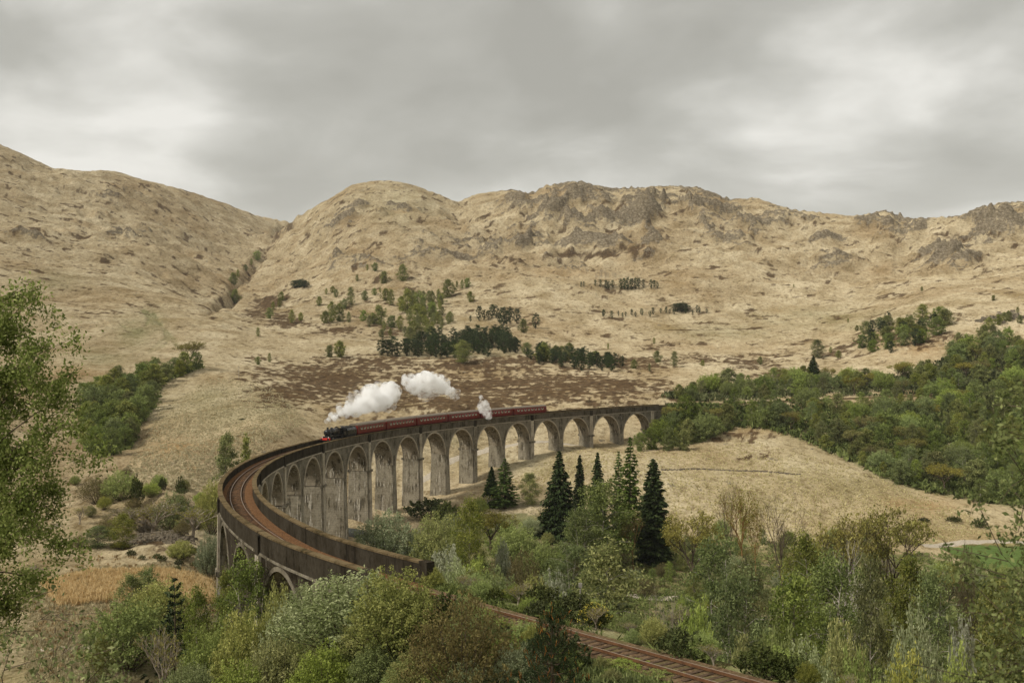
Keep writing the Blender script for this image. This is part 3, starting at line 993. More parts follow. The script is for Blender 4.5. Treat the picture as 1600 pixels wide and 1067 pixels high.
M_BLACK = paint('gloss_black_paint', (0.012, 0.012, 0.013), 0.28)
M_SOOT = paint('sooty_black', (0.02, 0.019, 0.018), 0.7)
M_REDB = paint('buffer_beam_red', (0.55, 0.035, 0.025), 0.4)
M_MAROON = paint('crimson_coach_paint', (0.165, 0.011, 0.009), 0.4, 0, 0.35)
M_MAROOND = paint('dark_crimson_paint', (0.13, 0.02, 0.016), 0.3, 0, 0.3)
M_ROOF = paint('brown_grey_coach_roof', (0.17, 0.135, 0.095), 0.6, 0, 0.3)
M_STEEL = paint('oily_steel', (0.25, 0.23, 0.2), 0.35, 0.8)
M_COAL = paint('coal', (0.015, 0.015, 0.015), 0.6)
M_CREAM = paint('cream_paint', (0.72, 0.66, 0.52), 0.5)
M_WHITE = paint('white_lamp_enamel', (0.8, 0.78, 0.72), 0.4)
m, t = mat('carriage_window_glass')
out(t, t.n('ShaderNodeBsdfPrincipled', {'Base Color': c4(0.03, 0.025, 0.02), 'Roughness': 0.06, 'IOR': 1.5}).outputs[0])
M_GLASS = m


def place_vehicle(o, s_mid, length):
    """stand a vehicle on the rails; local +x points along travel (towards the near end), z = 0 at rail top"""
    a = rp(s_mid - length * 0.36, 0, -PAR); b = rp(s_mid + length * 0.36, 0, -PAR)
    x = (b - a).normalized(); y = Vector((0, 0, 1)).cross(x).normalized(); z = x.cross(y)
    mx = Matrix((x, y, z)).transposed().to_4x4()
    c = (a + b) / 2
    mx.translation = c
    o.matrix_world = mx
    o.location = c
    o.rotation_euler = mx.to_euler()


def cyl_x(mb, x0, x1, y, z, r0, r1=None, n=18):
    mb.tube([(x0, y, z), (x1, y, z)], [r0, r1 if r1 is not None else r0], n)


def wheel_mesh(name, r, m_, w=0.13, spokes=12):
    mb = MB()
    n = 24
    for ra, rb, y0, y1 in ((r, r - 0.11, -w / 2, w / 2),):
        V = []
        for rr, yy in ((ra, y0), (ra, y1), (rb, y1), (rb, y0)):
            V += [(rr * math.cos(i * 2 * math.pi / n), yy, rr * math.sin(i * 2 * math.pi / n)) for i in range(n)]
        F = [(k * n + i, k * n + (i + 1) % n, ((k + 1) % 4) * n + (i + 1) % n, ((k + 1) % 4) * n + i) for k in range(4) for i in range(n)]
        mb.add(V, F)
    for i in range(spokes):
        a = i * 2 * math.pi / spokes
        mb.tube([(0, 0, 0), ((r - .08) * math.cos(a), 0, (r - .08) * math.sin(a))], 0.04, 4, False)
    mb.tube([(0, -w * .6, 0), (0, w * .6, 0)], 0.16, 10)
    return mb.mesh(name, m_)


def part(mb, name, m_, parent, smooth=False):
    return mb.build(name, m_, parent, smooth)


# locomotive: buffer to cab end 12 m, tender 7.6 m
loco = empty('steam_locomotive')
tag(loco, 'black steam locomotive with a red buffer beam leading the train', 'locomotive')
mb = MB(); cyl_x(mb, -2.2, 2.6, 0, 2.62, 0.90, 0.78, 22); part(mb, 'boiler', M_BLACK, loco, True)
mb = MB(); cyl_x(mb, 2.62, 4.4, 0, 2.58, 0.80, 0.80, 22); sb = part(mb, 'smokebox', M_SOOT, loco, True)
mb = MB(); mb.tube([(4.41, 0, 2.58), (4.5, 0, 2.58), (4.58, 0, 2.58)], [0.66, 0.6, 0.15], 20); part(mb, 'smokebox_door', M_BLACK, sb, True)
mb = MB(); mb.tube([(3.7, 0, 3.3), (3.7, 0, 3.5), (3.7, 0, 3.82), (3.7, 0, 3.9)], [0.34, 0.25, 0.27, 0.33], 16); part(mb, 'chimney', M_SOOT, loco, True)
mb = MB(); mb.tube([(0.9, 0, 3.3), (0.9, 0, 3.65), (0.9, 0, 3.78)], [0.36, 0.32, 0.1], 14); part(mb, 'dome', M_BLACK, loco, True)
mb = MB()
mb.hexa([(-4.9, -.62, 1.3), (-2.1, -.62, 1.3), (-2.1, .62, 1.3), (-4.9, .62, 1.3), (-4.9, -.66, 3.2), (-2.1, -.74, 3.38), (-2.1, .74, 3.38), (-4.9, .66, 3.2)])
mb.tube([(-4.0, 0, 3.2), (-4.0, 0, 3.55)], 0.12, 8)
part(mb, 'firebox', M_BLACK, loco)
mb = MB()
for sd in (-1, 1):
    mb.box(-6.9, -4.9, sd * 1.28 - .03, sd * 1.28 + .03, 1.35, 2.35)
    mb.box(-5.2, -4.9, sd * 1.28 - .03, sd * 1.28 + .03, 2.35, 3.15)
    mb.box(-6.0, -5.8, sd * 1.28 - .03, sd * 1.28 + .03, 2.35, 3.15)
mb.box(-4.95, -4.9, -1.24, 1.24, 1.35, 3.3)
cab = part(mb, 'cab', M_BLACK, loco)
mb = MB()
ar = [(1.36 * math.cos(a), 3.12 + 0.55 * math.sin(a)) for a in [math.pi * i / 10 for i in range(11)]]
V = [(x, y, z + dz) for x in (-7.0, -4.8) for y, z in ar for dz in (0, .05)]
F = []
for i in range(10):
    F += [(2 * i, 2 * i + 2, 24 + 2 * i, 22 + 2 * i), (2 * i + 1, 23 + 2 * i, 25 + 2 * i, 2 * i + 3)]
mb.add(V, F); part(mb, 'cab_roof', M_SOOT, cab)
mb = MB(); mb.box(-5.78, -5.22, -1.275, -1.265, 2.4, 3.05); part(mb, 'cab_window', M_GLASS, cab)
mb = MB(); mb.box(-4.9, 4.2, -1.3, 1.3, 1.55, 1.62); mb.box(4.2, 5.3, -1.25, 1.25, 1.2, 1.28); mb.box(4.15, 4.22, -1.25, 1.25, 1.2, 1.62)
part(mb, 'running_plate', M_BLACK, loco)
mb = MB(); mb.box(-6.8, 5.2, -.55, -.48, .75, 1.25); mb.box(-6.8, 5.2, .48, .55, .75, 1.25); mb.box(3.0, 4.4, -.5, .5, 1.25, 1.9); part(mb, 'frame', M_SOOT, loco)
mb = MB(); mb.box(5.3, 5.42, -1.27, 1.27, .82, 1.34); bb = part(mb, 'buffer_beam', M_REDB, loco)
for sd in (-1, 1):
    mb = MB(); mb.tube([(5.42, sd * .87, 1.06), (5.8, sd * .87, 1.06), (5.82, sd * .87, 1.06), (5.88, sd * .87, 1.06)], [.14, .12, .24, .24], 12); part(mb, 'buffer', M_SOOT, bb)
    mb = MB(); mb.tube([(5.2, sd * .8, 1.34), (5.2, sd * .8, 1.60)], [.11, .09], 8); mb.tube([(5.28, sd * .8, 1.46), (5.34, sd * .8, 1.46)], .09, 8); part(mb, 'headlamp', M_WHITE, loco)
    mb = MB(); cyl_x(mb, 2.7, 3.9, sd * 1.05, .95, .36, .36, 14); part(mb, 'cylinder', M_BLACK, loco)
    mb = MB(); mb.box(-3.4, 1.3, sd * .95 - .03, sd * .95 + .03, .68, .82); mb.box(-1.0, 2.8, sd * 1.02 - .03, sd * 1.02 + .03, .88, .98); part(mb, 'coupling_rod', M_STEEL, loco)
    mb = MB(); mb.tube([(-4.8, sd * .98, 2.75), (4.2, sd * .92, 2.75)], .025, 5); part(mb, 'handrail', M_STEEL, loco)
WD = wheel_mesh('driving_wheel', 0.91, M_BLACK, .14, 16); WB = wheel_mesh('bogie_wheel', 0.5, M_BLACK, .13, 9)
for sd in (-1, 1):
    for x in (-3.4, -1.0, 1.25):
        o = link('driving_wheel', WD, loco); o.location = (x, sd * .76, .91)
    for x in (2.35, 4.25):
        o = link('bogie_wheel', WB, loco); o.location = (x, sd * .76, .5)
S_LOCO0 = 193.6
place_vehicle(loco, S_LOCO0 - 5.9, 10)
tend = empty('locomotive_tender')
tag(tend, 'black coal tender coupled directly behind the locomotive cab', 'tender')
mb = MB()
prof = [(-1.28, 1.3), (-1.28, 2.5), (-0.95, 3.05), (0.95, 3.05), (1.28, 2.5), (1.28, 1.3)]
V = [(x, y, z) for x in (-3.4, 3.2) for y, z in prof]
mb.add(V, [tuple(range(5, -1, -1)), tuple(range(6, 12))] + [(i, (i + 1) % 6, 6 + (i + 1) % 6, 6 + i) for i in range(6)])
part(mb, 'tank', M_BLACK, tend)
mb = MB(); rs = random.Random(3)
for i in range(60):
    x, y, r = rs.uniform(-1.0, 3.0), rs.uniform(-.8, .8), rs.uniform(.15, .3); z = 3.1 + .35 * (1 - (y / .9) ** 2) * rs.uniform(.4, 1)
    mb.hexa([(x - r, y - r, z - r), (x + r, y - r * .8, z - r), (x + r, y + r, z - r), (x - r, y + r, z - r), (x - r * .6, y - r * .5, z + r * .7), (x + r * .5, y - r * .6, z + r * .6), (x + r * .6, y + r * .5, z + r * .7), (x - r * .5, y + r * .6, z + r * .6)])
cl = part(mb, 'coal_load', M_COAL, tend); cl['kind'] = 'stuff'
mb = MB(); mb.box(-3.5, 3.4, -1.2, 1.2, 1.1, 1.28); mb.box(-3.4, 3.3, -.98, -.92, .5, 1.1); mb.box(-3.4, 3.3, .92, .98, .5, 1.1); part(mb, 'frame', M_SOOT, tend)
for sd in (-1, 1):
    for x in (-2.4, 0, 2.4):
        o = link('tender_wheel', WB, tend); o.location = (x, sd * .76, .5)
place_vehicle(tend, S_LOCO0 - 5.9 - 6.9 - 4.0, 7)

# carriages
car0 = None
CW = 1.40


def make_carriage():
    c = empty('railway_carriage')
    L = 9.75
    side = [(-1.33, 1.0), (-CW, 1.5), (-CW, 2.3), (-1.35, 3.0), (-1.28, 3.28)]
    prof = side + [(-y, z) for y, z in side[::-1]]
    V = [(x, y, z) for x in (-L, L) for y, z in prof]; n = len(prof)
    mb = MB(); mb.add(V, [tuple(range(n - 1, -1, -1)), tuple(range(n, 2 * n))] + [(i, (i + 1) % n, n + (i + 1) % n, n + i) for i in range(n)])
    part(mb, 'body', M_MAROON, c)
    ar = [(1.34 * math.cos(a), 3.24 + 0.62 * math.sin(a)) for a in [math.pi * i / 14 for i in range(15)]]
    V = [(x, y, z) for x in (-L - .02, L + .02) for y, z in ar]; n = 15
    mb = MB(); mb.add(V, [tuple(range(n)), tuple(range(2 * n - 1, n - 1, -1))] + [(i, n + i, n + i + 1, i + 1) for i in range(n - 1)])
    rf = part(mb, 'roof', M_ROOF, c)
    mb = MB()
    for x in range(-8, 9, 2):
        mb.tube([(x, .35, 3.8), (x, .35, 3.95)], [.14, .1], 8)
    v_ = part(mb, 'roof_ventilators', M_ROOF, rf); v_['kind'] = 'stuff'
    fr = MB(); fr.box(-.62, .62, -.018, .03, -.42, .42); FRM = fr.mesh('window', M_MAROOND)
    gl = MB(); gl.box(-.56, .56, -.024, -.016, -.36, .36); GLM = gl.mesh('pane', M_GLASS)
    cu = MB(); cu.box(-.52, -.38, -.030, -.022, -.34, .3); cu.box(.38, .52, -.030, -.022, -.34, .3); cu.box(-.14, .14, -.030, -.022, -.34, -.04); CUM = cu.mesh('curtain', M_CREAM)
    dm = MB(); dm.box(-.36, .36, -.03, .03, -.9, .95); DM = dm.mesh('door', M_MAROOND)
    hm = MB(); hm.box(-.2, -.14, -.06, -.03, -.1, .1); HM = hm.mesh('handle', M_STEEL)
    for sd in (-1, 1):
        rz = 0 if sd < 0 else math.pi
        for i in range(8):
            o = link('window', FRM, c); o.location = (-7.2 + i * 2.06, sd * (CW - .005), 2.42); o.rotation_euler = (R(-4) if sd < 0 else R(-4), 0, rz)
            g = link('pane', GLM, o)
            k = link('curtain', CUM, o)
        for x in (-9.0, 0.0 + 9.0):
            o = link('door', DM, c); o.location = (x, sd * (CW - .012), 2.05); o.rotation_euler = (0, 0, rz)
            link('handle', HM, o)
        mb = MB(); mb.box(-9.6, 9.6, sd * 1.405 - .012, sd * 1.405 + .012, 1.74, 1.79); part(mb, 'lining', M_CREAM if False else M_MAROOND, c)
    mb = MB(); mb.box(-9.6, 9.6, -1.1, 1.1, .85, .99); mb.box(-3, 3, -.9, .9, .5, .85); part(mb, 'underframe', M_SOOT, c)
    for x in (-7.0, 7.0):
        mb = MB(); mb.box(x - 1.7, x + 1.7, -1.0, -.9, .42, .72); mb.box(x - 1.7, x + 1.7, .9, 1.0, .42, .72); mb.box(x - .3, x + .3, -.95, .95, .5, .7)
        bg_ = part(mb, 'bogie', M_SOOT, c)
        for xx in (-1.3, 1.3):
            for sd in (-1, 1):
                o = link('wheel', WB, bg_); o.location = (x + xx, sd * .76, .5); o.scale = (.92, 1, .92)
    for e in (-1, 1):
        mb = MB(); mb.box(min(e * 9.75, e * 10.12), max(e * 9.75, e * 10.12), -.55, .55, 1.15, 3.25); part(mb, 'gangway', M_SOOT, c)
    return c


def dup_tree(root):
    r = root.copy(); COL.objects.link(r)
    for ch in list(root.children):
        c = ch.copy(); COL.objects.link(c); c.parent = r
        for g in list(ch.children):
            d = g.copy(); COL.objects.link(d); d.parent = c
    return r


car0 = make_carriage()
CLAB = ['maroon carriage coupled next to the black tender, first of the train', 'second maroon carriage behind the tender, under the end of the long steam trail',
        'third maroon carriage behind the tender, below the separate steam puff', 'fourth maroon carriage, just ahead of the small steam leak by the roofs',
        'fifth maroon carriage, with steam leaking at its front end', 'last maroon carriage at the tail of the train']
s_c = S_LOCO0 - 5.9 - 6.9 - 4.0 - 3.55 - 10.3
for i in range(6):
    o = car0 if i == 0 else dup_tree(car0)
    place_vehicle(o, s_c - i * 20.35, 19.5)
    tag(o, CLAB[i], 'carriage', 'maroon carriages of the steam train')

# ------------------------------------------------------------------ steam
m, t = mat('steam')
tc_ = t.n('ShaderNodeTexCoord')
p = tc_.outputs['Object']
n1 = t.noise(p, 0.55, 5, 0.65)
n2 = t.noise(p, 1.6, 3, 0.6)
de = t.step(t.math('ADD', t.math('MULTIPLY', n1, 0.75), t.math('MULTIPLY', n2, 0.25)), 0.41, 0.70)
de = t.math('MULTIPLY', de, 2.3)
vol = t.n('ShaderNodeVolumePrincipled', {'Color': c4(0.997, 0.996, 0.994), 'Density': de, 'Anisotropy': 0.1})
t.n('ShaderNodeOutputMaterial', {'Volume': vol.outputs[0]})
M_STEAM = m
m2, t2 = mat('thin_steam')
tc_ = t2.n('ShaderNodeTexCoord')
n1 = t2.noise(tc_.outputs['Object'], 0.7, 4, 0.6)
vol = t2.n('ShaderNodeVolumePrincipled', {'Color': c4(0.985, 0.98, 0.975), 'Density': t2.math('MULTIPLY', t2.step(n1, 0.4, 0.62), 0.7)})
t2.n('ShaderNodeOutputMaterial', {'Volume': vol.outputs[0]})


def ball_cloud(name, balls, m_, label, group, disp=1.2):
    bm = bmesh.new()
    c0 = sum((Vector(b[0]) for b in balls), Vector()) / len(balls)
    for c, r in balls:
        ret = bmesh.ops.create_icosphere(bm, subdivisions=3, radius=r)
        for v in ret['verts']:
            v.co = Vector((v.co.x, v.co.y, v.co.z)) + Vector(c) - c0
    me = bpy.data.meshes.new(name); bm.to_mesh(me); bm.free()
    me.materials.append(m_)
    o = link(name, me); o.location = c0
    rm = o.modifiers.new('union', 'REMESH'); rm.mode = 'VOXEL'; rm.voxel_size = 0.35; rm.use_smooth_shade = True
    tx = bpy.data.textures.new(name + '_billow', 'CLOUDS'); tx.noise_scale = 1.5; tx.noise_depth = 3
    dm = o.modifiers.new('billow', 'DISPLACE'); dm.texture = tx; dm.strength = disp; dm.mid_level = 0.45
    tag(o, label, 'steam', group)
    return o, c0


def world_at(px, py, d):
    return Vector(((px - 800) / FPX * d, d, zrow(py, d)))


rs = random.Random(11)


def puffs(knots, n):
    """balls along (px, py, radius px, depth) knots with small scatter"""
    k = np.array(knots, float); tt = np.linspace(0, len(k) - 1, n); b = []
    for u in tt:
        px, py, r, d = [np.interp(u, range(len(k)), k[:, i]) for i in range(4)]
        for _ in range(3):
            a = rs.uniform(0, 6.28); q = rs.uniform(0.1, .8) * r
            b.append((world_at(px + math.cos(a) * q, py + math.sin(a) * q, d) + Vector((0, rs.uniform(-.6, .6), 0)) * r * d / FPX, r * rs.uniform(.5, .98) * d / FPX))
    return b


m3, t3 = mat('steam_veil')
tc_ = t3.n('ShaderNodeTexCoord')
n1 = t3.noise(tc_.outputs['Object'], 0.5, 5, 0.65)
vol = t3.n('ShaderNodeVolumePrincipled', {'Color': c4(0.997, 0.996, 0.994), 'Density': t3.math('MULTIPLY', t3.step(n1, 0.47, 0.68), 0.55)})
t3.n('ShaderNodeOutputMaterial', {'Volume': vol.outputs[0]})


def plume(balls, veil, label):
    o, c0 = ball_cloud('steam_plume', balls, M_STEAM, label, 'steam from the train', 1.25)
    v, c1 = ball_cloud('steam_veil', veil, m3, None, None, 1.6)
    for k_ in ('category', 'group', 'label'):
        if k_ in v: del v[k_]
    v.parent = o; v.location = c1 - c0


plume(puffs([(515, 656, 4, 243), (526, 646, 8, 247), (545, 637, 12, 254), (568, 630, 15, 262), (590, 623, 16, 270), (606, 617, 14, 276), (617, 608, 8, 281)], 16),
      puffs([(513, 658, 5, 243), (535, 642, 11, 250), (568, 630, 18, 262), (596, 621, 18, 272), (612, 613, 12, 279)], 12),
      'long white steam plume trailing from the locomotive chimney')
plume(puffs([(634, 590, 6, 284), (640, 600, 10, 286), (652, 602, 12, 288), (664, 596, 14, 291), (680, 600, 13, 296), (694, 607, 10, 301), (706, 613, 6, 305)], 13) + puffs([(661, 584, 6, 290), (668, 590, 8, 292), (684, 590, 8, 295), (698, 597, 5, 300)], 6),
      puffs([(640, 602, 14, 286), (664, 598, 18, 291), (688, 604, 16, 298), (706, 615, 9, 305), (714, 620, 5, 308)], 12),
      'separate white steam puff floating above the third carriage')
ball_cloud('steam_leak', puffs([(760, 648, 7, 341), (756, 638, 9, 341), (753, 630, 6, 341), (751, 618, 4, 341)], 6), m2, 'small wisp of steam rising between two carriages near the tail', 'steam from the train', 0.5)
# ------------------------------------------------------------------ tree materials
def leaf_mat(name, dark, mid, light, transl=0.35, var=0.28):
    m, t = mat(name)
    at = t.n('ShaderNodeAttribute', attribute_name='tint', attribute_type='GEOMETRY')
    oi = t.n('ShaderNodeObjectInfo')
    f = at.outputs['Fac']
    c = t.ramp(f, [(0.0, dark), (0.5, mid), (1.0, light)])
    rv = oi.outputs['Random']
    hs = t.n('ShaderNodeHueSaturation', {'Hue': t.math('ADD', 0.5 - 0.004, t.math('MULTIPLY', rv, 0.014)),
                                         'Saturation': t.math('ADD', 0.85, t.math('MULTIPLY', t.math('FRACT', t.math('MULTIPLY', rv, 7.31)), 0.3)),
                                         'Value': t.math('ADD', 1 - var, t.math('MULTIPLY', t.math('FRACT', t.math('MULTIPLY', rv, 3.77)), 2 * var)), 'Color': c})
    d = t.n('ShaderNodeBsdfDiffuse', {'Color': hs.outputs[0]})
    tr = t.n('ShaderNodeBsdfTranslucent', {'Color': hs.outputs[0]})
    mx = t.n('ShaderNodeMixShader', {0: transl, 1: d.outputs[0], 2: tr.outputs[0]})
    out(t, mx.outputs[0])
    return m


def bark_mat(name, a, b, scale=3.0):
    m, t = mat(name)
    tc_ = t.n('ShaderNodeTexCoord')
    n = t.noise(t.scale(tc_.outputs['Object'], (1, 1, .35)), scale, 4, 0.6)
    out(t, t.n('ShaderNodeBsdfDiffuse', {'Color': t.ramp(n, [(0.35, a), (0.65, b)])}).outputs[0])
    return m


M_BIRCHBARK = bark_mat('pale_birch_bark', (0.16, 0.13, 0.10), (0.50, 0.45, 0.38), 2.5)
M_BARK = bark_mat('brown_bark', (0.05, 0.038, 0.026), (0.13, 0.10, 0.07))
M_GREYTWIG = bark_mat('grey_twigs', (0.17, 0.14, 0.105), (0.34, 0.29, 0.22))
M_RUSTTWIG = bark_mat('ochre_twigs', (0.15, 0.085, 0.035), (0.30, 0.175, 0.07))
L_BIRCH = leaf_mat('fresh_birch_leaves', (0.070, 0.087, 0.026), (0.195, 0.209, 0.061), (0.393, 0.377, 0.133))
L_OLIVE = leaf_mat('olive_leaves', (0.070, 0.095, 0.029), (0.185, 0.223, 0.065), (0.355, 0.400, 0.133))
L_SALLOW = leaf_mat('pale_sallow_leaves', (0.066, 0.083, 0.033), (0.187, 0.215, 0.097), (0.440, 0.462, 0.275))
L_BLOSSOM = leaf_mat('whitish_sallow_leaves', (0.085, 0.10, 0.045), (0.26, 0.28, 0.15), (0.56, 0.56, 0.42))
L_BRONZE = leaf_mat('bronze_budding_leaves', (0.080, 0.073, 0.021), (0.219, 0.193, 0.054), (0.408, 0.380, 0.127))
L_BROWN = leaf_mat('brown_shrub_leaves', (0.045, 0.040, 0.019), (0.128, 0.105, 0.043), (0.247, 0.212, 0.086))
L_SPRUCE = leaf_mat('dark_spruce_needles', (0.013, 0.019, 0.009), (0.033, 0.046, 0.018), (0.075, 0.096, 0.036), 0.1)
L_LARCH = leaf_mat('green_larch_needles', (0.035, 0.057, 0.016), (0.092, 0.130, 0.035), (0.176, 0.223, 0.074), 0.25)
L_PINE = leaf_mat('pine_needles', (0.016, 0.026, 0.012), (0.042, 0.060, 0.024), (0.094, 0.117, 0.050), 0.1)
L_GORSE = leaf_mat('dark_gorse', (0.017, 0.023, 0.010), (0.043, 0.053, 0.019), (0.090, 0.098, 0.036), 0.1)
L_YELLOW = leaf_mat('yellow_gorse_flowers', (0.06, 0.07, 0.015), (0.62, 0.45, 0.03), (0.8, 0.62, 0.06), 0.2)
L_CANDLE = leaf_mat('orange_pine_shoots', (0.20, 0.085, 0.03), (0.36, 0.16, 0.055), (0.5, 0.27, 0.1), 0.2)
L_BRACKEN = leaf_mat('dead_bracken', (0.192, 0.121, 0.053), (0.396, 0.270, 0.128), (0.600, 0.459, 0.240), 0.2)
L_REED = leaf_mat('straw_reeds', (0.435, 0.310, 0.140), (0.696, 0.527, 0.271), (0.899, 0.759, 0.455), 0.25)
L_GRASSTUFT = leaf_mat('pale_grass_tufts', (0.230, 0.188, 0.090), (0.437, 0.375, 0.210), (0.632, 0.562, 0.360), 0.25)
L_UNDER = leaf_mat('undergrowth_leaves', (0.039, 0.052, 0.019), (0.122, 0.142, 0.050), (0.263, 0.283, 0.108), 0.3)

L_NEAR = leaf_mat('pale_young_birch_leaves', (0.069, 0.088, 0.029), (0.172, 0.198, 0.068), (0.368, 0.385, 0.165), 0.35, 0.06)

NR = np.random.default_rng(42)


def quads(C, U, Vv, tint):
    """diamond leaf cards: centre C, half axes U and Vv"""
    n = len(C)
    V = np.empty((n, 4, 3), np.float32)
    V[:, 0] = C - U; V[:, 1] = C - Vv * 0.9 + U * .1; V[:, 2] = C + U; V[:, 3] = C + Vv * 0.9 + U * .1
    return V.reshape(-1, 3), np.arange(n * 4).reshape(n, 4), np.repeat(tint, 4)


def unit(a):
    return a / (np.linalg.norm(a, axis=-1, keepdims=True) + 1e-9)


def leaf_cards(C, size, rng, tint, aspect=0.5, droop=0.0, up=0.0):
    n = len(C)
    U = unit(rng.normal(size=(n, 3)) + np.array([0, 0, up - droop]))
    W_ = unit(np.cross(U, rng.normal(size=(n, 3))))
    s = size * rng.uniform(0.6, 1.35, (n, 1))
    return quads(C, U * s, W_ * s * aspect, tint)


def join(ms):
    Vs, Fs, Ts = [], [], []; b = 0
    for V, F, T in ms:
        Vs.append(V); Fs.append(F + b); Ts.append(T); b += len(V)
    return np.concatenate(Vs), np.concatenate(Fs), np.concatenate(Ts)


def crown_rad(t, shape):
    if shape == 'round':
        return np.sqrt(np.clip(1 - (2 * t - 1) ** 2, 0, 1)) * 1.0
    if shape == 'oval':
        return np.clip(np.sin(np.pi * (t * 0.92 + 0.06)), 0, 1) ** 0.75 * (1 - 0.15 * t)
    if shape == 'cone':
        return np.clip(1 - t, 0.03, 1) ** 0.85 * np.clip(t * 8 + 0.4, 0, 1)
    if shape == 'dome':
        return np.sqrt(np.clip(1 - t ** 2, 0, 1))
    return np.ones_like(t)


def make_tree(name, h, w, base, shape, nlimb, nclump, nleaf, leaf, spread, lmat, bmat, seed, droop=0.3, multi=1, trunk_r=None, aspect=0.5, rise=0.35):
    """trunk and limbs as tubes, foliage as clumps of leaf cards along the limbs. Returns (trunk mesh, crown mesh, height)"""
    rng = np.random.default_rng(seed); rs = random.Random(seed)
    mb = MB(); cl = []; tr = trunk_r or h * 0.016
    stems = []
    for s in range(multi):
        a = s * 2 * math.pi / multi + rs.uniform(-.5, .5); lean = (0.0 if multi == 1 else 0.16 * w)
        pts = []
        for i in range(7):
            f = i / 6
            pts.append(Vector((math.cos(a) * lean * f + rs.uniform(-1, 1) * .012 * h * f, math.sin(a) * lean * f + rs.uniform(-1, 1) * .012 * h * f, h * 0.97 * f * (1 if multi == 1 else rs.uniform(.85, 1)))))
        stems.append(pts)
        mb.tube([tuple(p) for p in pts], [tr * (1 - .9 * i / 6) + .008 for i in range(7)], 6)
    for l in range(nlimb):
        pts = stems[l % multi]
        t = (l + rs.random()) / nlimb
        zt = base + (h - base) * t
        f0 = max(0.06, min(0.97, (zt - rise * h * 0.35 * (1 - t)) / h))
        i = min(5, int(f0 * 6)); p0 = pts[i].lerp(pts[i + 1], f0 * 6 - i)
        ph = l * 2.39996 + rs.uniform(-.5, .5)
        r = float(crown_rad(np.array(t), shape)) * w / 2 * rs.uniform(.75, 1.12)
        tip = Vector((pts[-1].x * .5 + math.cos(ph) * r, pts[-1].y * .5 + math.sin(ph) * r, zt))
        midp = p0.lerp(tip, 0.55) + Vector((0, 0, rise * r * .35))
        mb.tube([tuple(p0), tuple(midp), tuple(tip)], [tr * .45 * (1 - t * .6), tr * .25 * (1 - t * .5), .012], 4, False)
        for c in range(max(1, int(nclump / nlimb))):
            g = rs.uniform(.28, 1.05)
            q = (p0.lerp(midp, g / .55) if g < .55 else midp.lerp(tip, (g - .55) / .45))
            q = Vector((q.x + rs.gauss(0, spread * .5), q.y + rs.gauss(0, spread * .5), q.z + rs.gauss(0, spread * .5) - droop * rs.random() * spread))
            cl.append((q, rs.uniform(.55, 1.25), rs.random()))
            if rs.random() < .45:
                mb.tube([tuple(p0.lerp(tip, min(1, g * .9))), tuple(q)], [.022, .01], 3, False)
    cl_n = len(cl)
    per = max(4, int(nleaf / cl_n))
    C = np.repeat(np.array([tuple(q) for q, _, _ in cl]), per, 0); S_ = np.repeat(np.array([s for _, s, _ in cl]), per); T = np.repeat(np.array([x for _, _, x in cl]), per)
    off = rng.normal(size=(len(C), 3)) * (spread * S_)[:, None] * np.array([.62, .62, .5])
    off[:, 2] -= droop * np.abs(off[:, 0])
    C = C + off
    C[:, 2] = np.maximum(C[:, 2], 0.05)
    tint = np.clip(0.5 + (T - .5) * .5 + rng.normal(0, .2, len(C)), 0, 1)
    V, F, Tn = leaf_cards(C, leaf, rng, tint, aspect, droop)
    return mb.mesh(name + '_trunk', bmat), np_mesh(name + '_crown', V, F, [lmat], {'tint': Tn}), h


def make_conifer(name, h, w, levels, per, lmat, bmat, seed, leaf=0.3, droop=0.35, dens=26, power=0.85, base=0.04):
    rng = np.random.default_rng(seed); rs = random.Random(seed)
    mb = MB(); mb.tube([(0, 0, 0), (rs.uniform(-.1, .1), 0, h * .5), (0, 0, h)], [h * .016, h * .010, .015], 6)
    ms = []
    for l in range(levels):
        t = l / (levels - 1)
        z = h * (base + (0.985 - base) * t)
        r0 = w / 2 * (1 - t) ** power + 0.10
        n = max(3, int(per * (1 - t * .6)))
        for b in range(n):
            ph = l * 2.1 + b * 2 * math.pi / n + rs.uniform(-.35, .35); r = r0 * rs.uniform(.62, 1.18)
            k = max(5, int(dens * r / (w / 2) + 4))
            g = rng.uniform(0.12, 1.0, k) ** 0.75
            x = g * r; zz_ = z - droop * x * (0.55 + .45 * g) + 0.10 * r * (g > .85)
            lat = rng.normal(0, .16, k) * r * (1.1 - g * .6)
            C = np.stack([math.cos(ph) * x - math.sin(ph) * lat, math.sin(ph) * x + math.cos(ph) * lat, zz_ + rng.normal(0, .05, k) - .05 * rng.random(k)], -1)
            C[:, 2] = np.maximum(C[:, 2], .05)
            U = unit(np.stack([np.full(k, math.cos(ph)), np.full(k, math.sin(ph)), np.full(k, -droop - .25)], -1) + rng.normal(0, .45, (k, 3)))
            W_ = unit(np.cross(U, rng.normal(size=(k, 3)) + np.array([0, 0, 1.2])))
            s = leaf * rng.uniform(.7, 1.4, (k, 1))
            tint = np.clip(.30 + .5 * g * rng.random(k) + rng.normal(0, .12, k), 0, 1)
            ms.append(quads(C, U * s, W_ * s * .42, tint))
            if b % 2 == 0 and t < .9:
                mb.tube([(0, 0, z), (math.cos(ph) * r * .9, math.sin(ph) * r * .9, z - droop * r * .8)], [.03, .01], 3, False)
    V, F, Tn = join(ms)
    return mb.mesh(name + '_trunk', bmat), np_mesh(name + '_crown', V, F, [lmat], {'tint': Tn}), h


